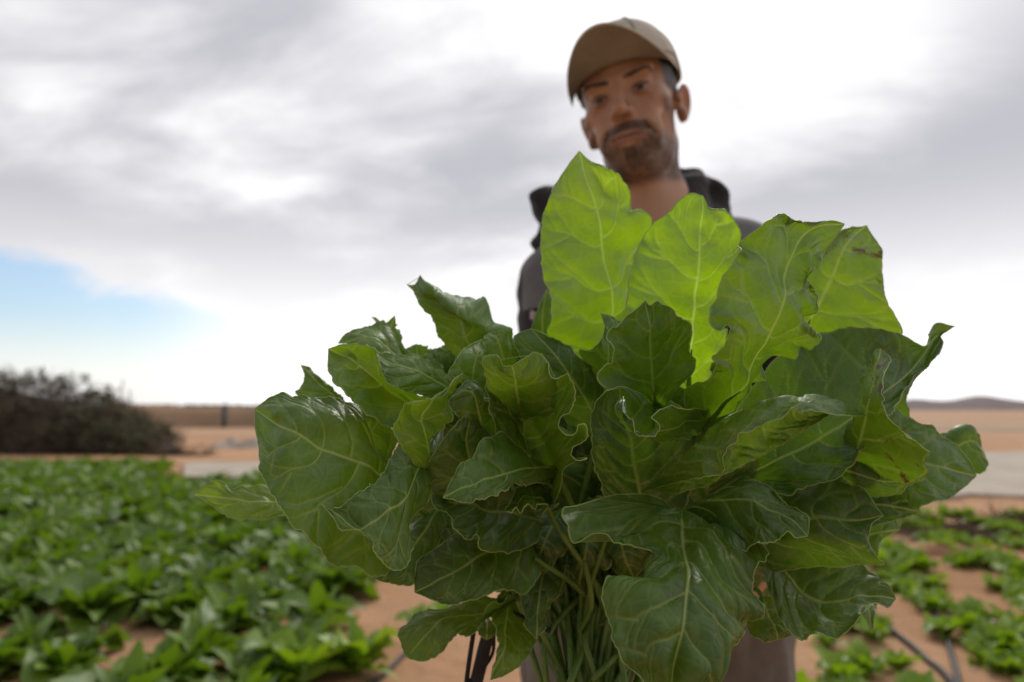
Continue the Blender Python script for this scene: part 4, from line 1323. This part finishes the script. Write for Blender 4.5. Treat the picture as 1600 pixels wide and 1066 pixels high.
# F folded flap with brown damage
lf([(1335,735),(1350,690),(1362,640),(1372,590),(1376,545)],
   [(1335,735),(1318,700),(1338,660),(1346,620),(1358,580),(1366,550),(1376,545)],
   [(1335,735),(1400,752),(1440,748),(1446,722),(1453,705),(1441,690),(1420,678),(1396,652),(1385,630),(1380,585),(1392,562),(1376,545)],
   [.50,.485,.475,.48], [.50,.50,.495,.48], [.50,.478,.458,.462,.48], q=.3, ruf=.001, spot=1.0, lat=4, stalk=False, label='folded leaf flap with brown blotches and a pale ragged edge', edgejit=.0014)
# F2 shiny underside below it
lf([(1180,745),(1250,725),(1320,735),(1380,752),(1445,750)],
   [(1180,745),(1240,690),(1310,690),(1380,720),(1445,750)],
   [(1180,745),(1250,760),(1320,775),(1390,775),(1445,750)],
   [.53,.515,.505,.50], [.53,.52,.51,.50], [.53,.52,.515,.50], q=0.0, ruf=.001, lat=4, stalk=False, tone=.1)
# G leaf rolled over along its length
lfn([([(1005,768),(1060,752),(1110,745),(1136,735),(1146,712),(1150,698),(1166,680),(1192,665),(1232,650),(1262,640),(1300,650),(1356,650)], [.49,.455,.445,.445,.455,.475]),
     ([(1005,768),(1062,738),(1112,712),(1140,688),(1165,664),(1200,648),(1240,634),(1270,622),(1310,628),(1356,650)], [.49,.457,.448,.45,.46,.475]),
     ([(1005,768),(1060,729),(1110,690),(1140,660),(1170,645),(1205,632),(1245,620),(1262,610),(1292,611),(1316,618),(1356,650)], [.49,.462,.458,.462,.47,.475]),
     ([(1005,768),(1070,745),(1120,712),(1160,686),(1210,668),(1260,648),(1320,640),(1356,650)], [.495,.48,.48,.482,.484,.475]),
     ([(1005,768),(1085,765),(1140,738),(1200,707),(1245,680),(1290,656),(1330,648),(1356,650)], [.50,.485,.482,.484,.484,.475])],
    2, q=.3, ruf=.0024, lat=9, tone=.2, quilt=.0018, label='leaf rolled along its length with a crinkled lit upper lip', stalk=False, rr=.0016, spread=.15)
# H the big glossy leaf in front
lf([(1058,803),(1065,850),(1070,900),(1066,960),(1060,1010),(1052,1066),(1046,1105)],
   [(1058,803),(1030,778),(985,770),(940,778),(905,790),(882,796),(885,818),(894,845),(925,838),(952,833),(980,846),(1020,862),(1008,885),(1001,905),(988,914),(968,908),(946,912),(943,940),(952,972),(960,1005),(976,1035),(1000,1052),(1015,1085),(1046,1105)],
   [(1058,803),(1085,790),(1112,798),(1140,816),(1168,838),(1196,852),(1202,872),(1196,890),(1179,899),(1176,922),(1190,948),(1180,966),(1165,976),(1163,992),(1148,1002),(1134,1018),(1124,1042),(1104,1062),(1075,1088),(1046,1105)],
   [.475,.455,.442,.44,.445,.455], [.475,.458,.436,.446,.452,.448,.445,.455], [.475,.462,.452,.456,.462,.455,.455], q=0.0, mwarp=1.75, ruf=.0026, bulge=.006, lat=7, tone=.5, label='big glossy dark leaf hanging in front with torn scalloped margin', rr=.0024, ns=230, nt=130, spread=.30, quilt=.0032, edgejit=.0008)
# H2 dark leaf just behind it
lf([(1075,800),(1120,790),(1170,790),(1215,805),(1262,838)],
   [(1075,800),(1110,770),(1150,750),(1195,752),(1222,782),(1245,796),(1262,806),(1264,825),(1262,838)],
   [(1075,800),(1110,830),(1150,850),(1195,846),(1232,833),(1250,836),(1262,838)],
   [.50,.49,.485,.475], [.50,.50,.49,.475], [.50,.475,.468,.475], q=0.0, ruf=.0016, lat=4, tone=.0)
# I right dark leaf
lf([(1160,880),(1215,838),(1270,812),(1320,812),(1380,806)],
   [(1160,880),(1190,800),(1232,760),(1268,740),(1300,727),(1318,744),(1326,758),(1352,771),(1380,806)],
   [(1160,880),(1230,885),(1300,880),(1345,874),(1380,881),(1364,860),(1358,838),(1362,820),(1380,806)],
   [.525,.51,.50,.495], [.525,.52,.51,.495], [.525,.51,.50,.495], q=0.0, ruf=.0014, lat=5, tone=-.2)
# J lower right leaf
lf([(1190,840),(1225,890),(1262,930),(1310,940),(1355,930),(1400,936)],
   [(1190,840),(1250,850),(1310,862),(1352,884),(1366,912),(1386,915),(1400,936)],
   [(1190,840),(1195,900),(1215,960),(1246,994),(1272,990),(1300,997),(1330,985),(1350,960),(1368,945),(1386,950),(1400,936)],
   [.53,.51,.50,.50,.505], [.53,.515,.51,.505], [.53,.50,.485,.49,.505], pose=[0.12, 0.05], q=0.0, ruf=.002, lat=5, tone=.2, label='broad lower leaf with a curled lobe at its end, by the sandy ground')
lf([(1190,930),(1200,965),(1215,1000)], [(1190,930),(1172,950),(1170,985),(1190,1003),(1215,1000)], [(1190,930),(1235,950),(1250,985),(1215,1000)],
   [.54,.53,.53], [.54,.53,.53], [.54,.53,.53], q=.3, ruf=.001, lat=3)
lf([(1340,915),(1355,945),(1362,990)], [(1340,915),(1340,945),(1352,968),(1362,990)], [(1340,915),(1368,930),(1366,965),(1362,990)],
   [.54,.54,.54], [.54,.54,.54], [.54,.54,.54], q=.3, ruf=.0005, lat=3, stalk=False)
# K outermost right leaf
lf([(1320,760),(1370,738),(1420,726),(1465,731),(1526,744)],
   [(1320,760),(1350,680),(1388,632),(1412,646),(1440,662),(1458,664),(1472,678),(1492,692),(1510,712),(1526,744)],
   [(1320,760),(1370,790),(1425,780),(1438,800),(1448,793),(1476,784),(1502,764),(1526,744)],
   [.565,.55,.545,.55], [.565,.56,.55,.55], [.565,.55,.54,.55], q=0.0, ruf=.0014, lat=5, tone=.6, label='outermost pointed leaf against the pale track')
lf([(1440,735),(1480,705),(1510,690),(1534,700)], [(1440,735),(1470,690),(1490,684),(1503,668),(1520,672),(1534,700)], [(1440,735),(1490,745),(1516,736),(1532,732),(1536,715),(1534,700)],
   [.60,.595,.60], [.60,.595,.60], [.60,.60,.60], q=0.0, ruf=.002, lat=3, tone=.8)
lf([(1350,690),(1385,650),(1410,620),(1426,598)], [(1350,690),(1370,640),(1395,612),(1426,598)], [(1350,690),(1395,690),(1420,650),(1416,625),(1426,598)],
   [.58,.58,.58], [.58,.58,.58], [.58,.58,.58], q=.3, ruf=.001, lat=3)
lf([(1260,800),(1320,790),(1380,790),(1440,800)], [(1260,800),(1320,755),(1390,760),(1440,800)], [(1260,800),(1320,830),(1390,815),(1440,800)],
   [.56,.55,.55], [.56,.55,.55], [.56,.55,.55], q=0.0, ruf=.002, lat=4)
lf([(1290,850),(1340,840),(1375,832),(1406,828)], [(1290,850),(1340,810),(1385,800),(1406,828)], [(1290,850),(1335,885),(1368,870),(1375,848),(1406,828)],
   [.57,.57,.575], [.57,.57,.575], [.57,.57,.575], q=0.0, ruf=.002, lat=3, tone=.5)
# M broad round leaf on the left
lf([(640,790),(590,748),(560,730),(510,708),(450,674),(420,655),(398,640)],
   [(640,790),(612,720),(619,684),(604,667),(580,648),(550,629),(515,619),(475,617),(440,614),(415,627),(398,640)],
   [(640,790),(630,860),(606,893),(596,902),(575,900),(556,884),(530,880),(510,856),(490,845),(478,830),(456,820),(440,795),(415,755),(404,720),(398,680),(398,640)],
   [.51,.485,.475,.472,.485], [.51,.495,.488,.484,.485], [.51,.485,.465,.462,.472,.485], q=.3, ruf=.0012, lat=5, tone=.15, bulge=.002, label='broad rounded leaf at the side of the bunch towards the crop rows', ns=230, nt=124)
# N leaf hanging in front of it
lf([(690,660),(662,715),(640,772),(602,803),(565,826),(545,815),(503,788)],
   [(690,660),(650,690),(624,692),(612,712),(604,728),(590,750),(580,768),(560,775),(545,786),(530,795),(516,799),(503,788)],
   [(690,660),(685,720),(668,760),(652,800),(646,835),(640,872),(630,890),(610,888),(590,871),(576,856),(563,836),(535,830),(524,812),(503,788)],
   [.49,.47,.455,.45,.45,.452], [.49,.472,.462,.455,.452], [.49,.475,.462,.452,.446,.452], q=.3, ruf=.0016, lat=6, tone=-.1, label='leaf folded downward with fine ribs and a brownish torn rim', ns=210, nt=110)
# O cupped leaf, its inside facing the viewer
lf([(690,660),(655,645),(610,615),(570,580),(535,555),(513,545)],
   [(690,660),(672,625),(650,612),(605,590),(598,568),(588,552),(570,540),(540,538),(513,545)],
   [(690,660),(640,668),(605,668),(580,655),(552,627),(530,611),(518,600),(512,578),(513,545)],
   [.53,.515,.51,.51], [.53,.51,.495,.50,.51], [.53,.50,.492,.495,.51], q=.6, ruf=.001, lat=4, tone=-.3, label='rounded translucent leaf cupped upward above the broad round one')
lf([(720,640),(690,605),(650,585),(612,568),(588,552)],
   [(720,640),(705,595),(690,584),(662,574),(632,555),(588,552)],
   [(720,640),(690,625),(650,614),(620,608),(600,590),(588,552)],
   [.53,.505,.495,.495], [.53,.515,.505,.495], [.53,.50,.488,.495], q=.3, ruf=.0012, lat=5, tone=.9, stalk=False)
# P, P2, Q leaves behind on the left
lf([(660,610),(615,560),(580,535),(528,537)], [(660,610),(630,560),(615,525),(600,506),(575,509),(546,518),(528,537)], [(660,610),(600,580),(560,552),(528,537)],
   [.57,.56,.56,.565], [.57,.57,.57,.565], [.57,.55,.55,.565], q=.3, ruf=.0012, lat=4, tone=.9)
lf([(665,600),(640,560),(612,520),(617,493)], [(665,600),(620,560),(600,520),(582,496),(602,505),(617,493)], [(665,600),(650,565),(640,558),(628,538),(621,515),(617,493)],
   [.585,.585,.585,.585], [.585,.58,.585], [.585,.59,.585], q=.3, ruf=.002, lat=4, tone=.3, edgejit=.002)
lf([(560,650),(520,615),(490,590),(470,570)], [(560,650),(530,612),(506,590),(486,576),(470,570)], [(560,650),(520,640),(476,625),(460,612),(468,602),(476,590),(470,570)],
   [.57,.565,.565,.57], [.57,.57,.57], [.57,.56,.57], q=.3, ruf=.0015, lat=4, tone=.8)
for (x, y, r, dd) in ((650, 560, 32, .60), (680, 565, 30, .59), (665, 585, 34, .575), (700, 560, 34, .60)):
    lf([(x + 30, y + 50), (x + 6, y + 10), (x, y - r * .7)], [(x + 30, y + 50), (x - r, y + 8), (x - r * .7, y - r * .3), (x, y - r * .7)], [(x + 30, y + 50), (x + r, y + 4), (x + r * .6, y - r * .5), (x, y - r * .7)],
       [dd] * 3, [dd, dd - .01, dd], [dd, dd - .005, dd], q=.3, ruf=.004, lat=4, tone=.4, edgejit=.002)
# R twisted leaf on top
lfn([([(760,600),(720,560),(700,545),(690,528),(680,502),(660,480),(648,456),(636,445)], [.57,.565,.56,.56]),
     ([(770,600),(738,550),(728,525),(712,500),(690,478),(665,455),(648,444)], [.565,.55,.548,.555]),
     ([(785,600),(765,540),(760,512),(742,505),(715,490),(690,470),(665,445),(656,430)], [.565,.545,.54,.55]),
     ([(800,600),(800,530),(801,511),(776,495),(766,476),(755,463),(744,470),(718,464),(690,455),(662,440),(656,430)], [.565,.56,.56,.565,.565])],
    1, q=.3, ruf=.001, lat=5, tone=.9, label='twisted grey-green leaf poking up at the top towards open sky')
# S leaf with a browned rim
lf([(680,760),(672,700),(665,672),(660,650),(680,625),(705,600),(723,583)],
   [(680,760),(622,690),(613,670),(622,645),(636,630),(660,622),(685,614),(705,595),(723,583)],
   [(680,760),(672,698),(682,690),(700,660),(711,620),(723,583)],
   [.50,.48,.475,.475,.485], [.50,.468,.46,.465,.485], [.50,.492,.492,.485], q=.6, ruf=.001, lat=4, tone=-.3, label='upright leaf with a browned wavy rim')
# T pale leaf and small neighbours
lf([(760,650),(735,590),(740,555),(752,530)], [(760,650),(712,592),(697,588),(720,550),(752,530)], [(760,650),(762,600),(758,560),(752,530)],
   [.53,.515,.515,.525], [.53,.50,.505,.525], [.53,.525,.525], q=.3, ruf=.001, lat=4, tone=1.0)
lf([(760,700),(745,640),(735,615),(705,620)], [(760,700),(715,650),(700,632),(705,620)], [(760,700),(805,640),(765,625),(735,600),(705,620)],
   [.52,.505,.50,.50], [.52,.50,.50], [.52,.51,.50], q=.3, ruf=.002, lat=4, tone=.5)
lf([(800,600),(785,560),(775,535),(765,520)], [(800,600),(762,560),(755,535),(765,520)], [(800,600),(805,560),(795,530),(765,520)],
   [.54,.535,.54], [.54,.53,.54], [.54,.54,.54], q=.6, ruf=.002, lat=3, tone=.2)
# U deep frilled leaf in the middle
lfn([([(850,790),(815,735),(795,700),(774,660),(765,620),(766,585),(750,566)], [.51,.505,.50,.495,.49]),
     ([(855,790),(835,725),(825,690),(818,650),(806,615),(790,590),(768,560)], [.515,.515,.515,.505,.48]),
     ([(858,790),(856,735),(852,700),(846,655),(838,615),(825,590),(812,568)], [.515,.52,.515,.50,.475]),
     ([(862,790),(876,740),(880,712),(878,675),(872,640),(865,610),(845,560)], [.51,.50,.49,.48,.47]),
     ([(866,785),(879,755),(886,735),(906,728),(920,715),(903,708),(906,703),(917,686),(916,668),(904,660),(890,668),(885,658),(892,643),(900,620),(897,592),(886,580),(868,584),(860,568),(845,551)], [.50,.462,.455,.458,.462,.458,.465])],
    1, q=.3, ruf=.0022, lat=6, tone=-.1, label='deep frilled leaf in the middle of the bunch with an S-shaped rim', ns=150, nt=80)
lf([(810,660),(806,620),(806,585),(800,572)], [(810,660),(770,610),(752,566),(765,555),(780,553),(786,570),(800,572)], [(810,660),(870,640),(866,590),(850,562),(838,550),(820,560),(800,572)],
   [.50,.485,.47,.468], [.50,.475,.462,.468], [.50,.485,.472,.468], q=.6, ruf=.001, lat=4, tone=.0, stalk=False)
# V pointed leaf below it
lf([(880,760),(840,745),(790,748),(740,762),(692,778)],
   [(880,760),(840,735),(800,702),(780,680),(766,700),(757,696),(745,720),(720,742),(692,778)],
   [(880,760),(850,752),(790,768),(735,787),(712,786),(692,778)],
   [.50,.475,.465,.465], [.50,.49,.478,.465], [.50,.465,.458,.465], q=0.0, ruf=.0012, lat=4, tone=.8, label='small pointed leaf with a pale underside in the middle', quilt=.0022)
# W, X dark leaves left of centre
lf([(800,800),(745,740),(725,690),(735,640)], [(800,800),(700,790),(665,745),(690,690),(735,640)], [(800,800),(790,740),(770,690),(735,640)],
   [.53,.515,.50,.495], [.53,.505,.49,.495], [.53,.53,.52,.495], q=0.0, ruf=.0012, lat=5, tone=.1)
lf([(850,820),(800,800),(740,790),(668,755)], [(850,820),(800,760),(730,740),(668,755)], [(850,820),(835,850),(800,862),(786,866),(752,862),(744,838),(734,842),(710,826),(699,800),(681,790),(668,755)],
   [.525,.51,.50,.495], [.525,.515,.505,.495], [.525,.50,.485,.485,.495], q=0.0, ruf=.002, lat=6, tone=.1)
lf([(870,790),(850,775),(820,775),(790,800)], [(870,790),(850,755),(810,760),(790,800)], [(870,790),(868,782),(850,800),(840,785),(820,795),(790,800)],
   [.50,.49,.48], [.50,.50,.48], [.50,.475,.47], q=0.0, ruf=.003, lat=3, stalk=False)
# Y, Z, AA lower left leaves
lf([(860,850),(790,852),(720,888),(648,926)], [(860,850),(780,815),(720,830),(690,850),(664,872),(650,900),(648,926)], [(860,850),(830,920),(800,926),(760,931),(702,944),(672,935),(648,926)],
   [.53,.51,.50,.505], [.53,.52,.51,.505], [.53,.505,.495,.505], q=0.0, ruf=.0014, lat=5, tone=.2)
lf([(830,920),(770,945),(720,955),(680,975),(640,1022)], [(830,920),(770,928),(720,935),(670,950),(638,968),(625,985),(630,1018),(640,1030)], [(830,920),(790,945),(776,950),(760,966),(738,986),(715,985),(702,1000),(690,1020),(664,1033),(640,1030)],
   [.545,.525,.52,.515,.52], [.545,.535,.525,.52], [.545,.52,.51,.515,.52], q=.3, ruf=.001, lat=5, tone=.6, label='small drooping leaf near the frame bottom over the sandy strip')
lf([(800,910),(792,950),(785,1010),(766,1063)], [(800,910),(776,935),(765,970),(776,1005),(766,1063)], [(800,910),(812,950),(830,990),(834,1010),(806,1045),(766,1063)],
   [.55,.54,.535,.53], [.55,.53,.53,.53], [.55,.55,.54,.53], q=.3, ruf=.0012, lat=5, tone=-.2, label='hanging pointed leaf beside the stems at the bottom')
lf([(870,850),(850,890),(842,940),(838,1000)], [(870,850),(825,890),(812,940),(838,1000)], [(870,850),(880,900),(862,950),(838,1000)],
   [.55,.545,.54,.54], [.55,.545,.54], [.55,.55,.54], q=0.0, ruf=.002, lat=4, tone=.3)
lf([(760,960),(762,985),(760,1000)], [(760,960),(745,975),(748,992),(760,1000)], [(760,960),(775,975),(774,992),(760,1000)], [.55]*2, [.55]*2, [.55]*2, q=.3, ruf=.0005, lat=2, stalk=False)
lf([(690,790),(650,850),(610,880),(560,880)], [(690,790),(620,830),(560,850),(520,862),(560,880)], [(690,790),(680,860),(645,909),(600,905),(560,880)],
   [.53,.51,.505,.505], [.53,.51,.505], [.53,.51,.505], q=0.0, ruf=.0014, lat=5, tone=.2)
# AB small ruffled leaf below the tallest two, AC, AD beside it
lf([(1030,650),(1020,600),(1015,560),(1012,510),(1008,470)],
   [(1030,650),(980,608),(950,604),(938,592),(950,580),(961,568),(955,545),(955,525),(970,516),(985,490),(1008,470)],
   [(1030,650),(1062,602),(1080,582),(1074,545),(1079,512),(1065,505),(1046,481),(1030,470),(1016,478),(1008,470)],
   [.51,.50,.50,.495,.49], [.51,.478,.472,.48,.49], [.51,.495,.49,.485,.49], q=.3, ruf=.0030, lat=4, tone=.0, label='short crinkled leaf tucked below the two bright upright ones')
lf([(945,640),(945,580),(950,530),(938,490)], [(945,640),(925,580),(905,548),(930,540),(946,508),(938,490)], [(945,640),(965,580),(962,540),(975,508),(938,490)],
   [.535,.525,.52,.525], [.535,.52,.515,.525], [.535,.53,.53,.525], q=.6, ruf=.001, lat=4, tone=-.4)
lf([(945,700),(920,630),(880,570),(830,514)], [(945,700),(870,640),(820,570),(803,530),(830,514)], [(945,700),(945,620),(930,578),(900,552),(862,526),(830,514)],
   [.55,.535,.525,.53], [.55,.54,.53,.53], [.55,.53,.52,.53], q=0.0, ruf=.0025, lat=6, tone=.5)
lf([(870,620),(850,540),(848,490),(855,450)], [(870,620),(825,560),(835,500),(855,450)], [(870,620),(885,560),(868,500),(855,450)],
   [.60,.60,.60], [.60,.60,.60], [.60,.60,.60], q=.3, ruf=.001, lat=4, tone=1.0)
# AE dark central leaf
lf([(1010,830),(1000,760),(990,700),(975,650),(968,606)], [(1010,830),(955,790),(935,755),(925,720),(921,660),(935,618),(968,606)], [(1010,830),(1070,780),(1090,700),(1060,640),(1010,612),(968,606)],
   [.54,.525,.515,.51,.50], [.54,.51,.495,.495,.50], [.54,.535,.53,.52,.50], q=0.0, ruf=.0018, lat=6, tone=.0)
lf([(1100,800),(1110,740),(1130,690),(1160,640)], [(1100,800),(1060,740),(1080,680),(1160,640)], [(1100,800),(1170,750),(1190,690),(1160,640)],
   [.545,.535,.53], [.545,.53,.53], [.545,.54,.53], q=0.0, ruf=.002, lat=5)
# AF leaf poking out far left
lf([(560,800),(480,785),(410,786),(350,778),(303,773)], [(560,800),(480,765),(415,757),(395,761),(375,757),(358,765),(350,755),(338,752),(322,758),(303,773)], [(560,800),(480,800),(440,806),(400,811),(365,810),(345,800),(328,788),(303,773)],
   [.57,.555,.55,.555], [.57,.56,.555,.555], [.57,.55,.545,.555], q=.6, ruf=.001, lat=4, tone=-.1, label='slim leaf poking out sideways over the crop field')
# darker leaves hanging over the stems, low in the middle
for bx0, by0, tx, ty, w, dd in [(a, b, c, d, e, f + .025) for a, b, c, d, e, f in ((870, 800, 838, 905, 44, .525), (920, 800, 905, 912, 40, .535), (965, 810, 985, 905, 42, .53), (835, 850, 808, 940, 34, .535), (895, 830, 872, 930, 32, .545), (700, 800, 655, 880, 46, .535), (990, 850, 1010, 990, 40, .545), (1040, 830, 1120, 960, 46, .54))]:
    v = np.array([tx - bx0, ty - by0], float); n = np.array([-v[1], v[0]]) / np.linalg.norm(v)
    P = lambda s, o: tuple(np.array([bx0, by0]) + v * s + n * o + np.array([6 * math.sin(3 * s + tx), 0]))
    lf([P(0, 0), P(.5, 2), P(1, 0)], [P(0, 0), P(.15, w * .7), P(.42, w), P(.6, w * .72), P(.8, w * .62), P(1, 0)], [P(0, 0), P(.15, -w * .75), P(.4, -w), P(.66, -w * .85), P(.82, -w * .4), P(1, 0)],
       [dd, dd - .008, dd + .004], [dd, dd + .008, dd + .004], [dd, dd - .004, dd + .004], pose=[-.1, .03], q=0.0, ruf=.004, lat=5, tone=-.1, ns=90, nt=50)
# leaves deep inside and behind, seen between the others
RB = np.random.default_rng(4)
for k in range(46):
    a = RB.uniform(-2.2, 2.2)
    ln = RB.uniform(150, 300); base = np.array([RB.uniform(840, 1090), RB.uniform(760, 960)])
    if k < 26:
        tipx, tipy = 950 + RB.uniform(-260, 330), RB.uniform(650, 930)
        if tipy > 900: tipx = min(max(tipx, 760), 1200)
    else:
        tipx, tipy = 960 + RB.uniform(-300, 360), 0
        tipy = 560 + abs(tipx - 960) * 0.42 + RB.uniform(0, 120)
    d0, d1 = (RB.uniform(.585, .62), RB.uniform(.60, .645)) if k < 26 else (RB.uniform(.58, .62), RB.uniform(.60, .68))
    tip = np.array([tipx, tipy]); v = tip - base; L_ = np.linalg.norm(v)
    if L_ < 90: continue
    n = np.array([-v[1], v[0]]) / L_; w = min(RB.uniform(50, 85), L_ * .42); c = n * RB.uniform(-30, 30)
    P = lambda s, o: tuple(base + v * s + c * math.sin(math.pi * s) + n * o)
    M_ = [P(0, 0), P(.35, 0), P(.7, 0), P(1, 0)]
    L1 = [P(0, 0), P(.12, w * .8), P(.35, w), P(.62, w * .9), P(.85, w * .55), P(1, 0)]
    R1 = [P(0, 0), P(.12, -w * .8), P(.35, -w), P(.62, -w * .9), P(.85, -w * .55), P(1, 0)]
    e1, e2 = RB.uniform(-.025, .02, 2)
    lf(M_, L1, R1, [d0, (d0 + d1) / 2 - .01, d1], [d0, d0 + e1, d1 + e1 * .6, d1], [d0, d0 + e2, d1 + e2 * .6, d1], pose=[-0.45, 0.02], q=RB.choice([0.0, 0.0, .3]), ruf=.004, lat=5, tone=RB.uniform(-.2, .4), ns=60, nt=30)
for (x, y, dd, q_) in ((735, 640, .575, 0.0), (720, 690, .57, 0.0), (770, 660, .58, 0.0), (700, 740, .56, 0.0), (1060, 640, .58, .3), (1000, 620, .585, 0.0), (1110, 600, .59, .3), (900, 600, .585, 0.0), (806, 600, .575, 0.0), (830, 640, .575, 0.0)):
    lf([(930, 860), (x * .6 + 372, y * .6 + 344 - 20), (x, y - 75)], [(930, 860), (x - 62, y + 70), (x - 60, y - 10), (x, y - 75)], [(930, 860), (x + 75, y + 75), (x + 60, y - 5), (x, y - 75)],
       [.60, dd + .025, dd + .03], [.60, dd + .045, dd + .03], [.60, dd + .04, dd + .03], pose=[-0.35, 0.02], q=q_, ruf=.004, lat=5, ns=60, nt=34)
# short bare stems and a couple of small yellowing leaves low in the bunch
for k in range(12):
    a = at(RB.uniform(800, 1080), RB.uniform(800, 900), RB.uniform(.54, .60))
    g = GRIP + RB.normal(0, 1, 3) * np.array([.024, .012, .010]); c = CUT + RB.normal(0, 1, 3) * np.array([.014, .010, .014])
    P = catmull(np.array([a, a * .45 + g * .55 + RB.normal(0, .006, 3), g, c]), 14)
    v, f = tube(P - B_INV, np.linspace(.0018, RB.uniform(.0024, .0034), 14), 8)
    mesh_obj('stem', v, f, STALK, bunch)
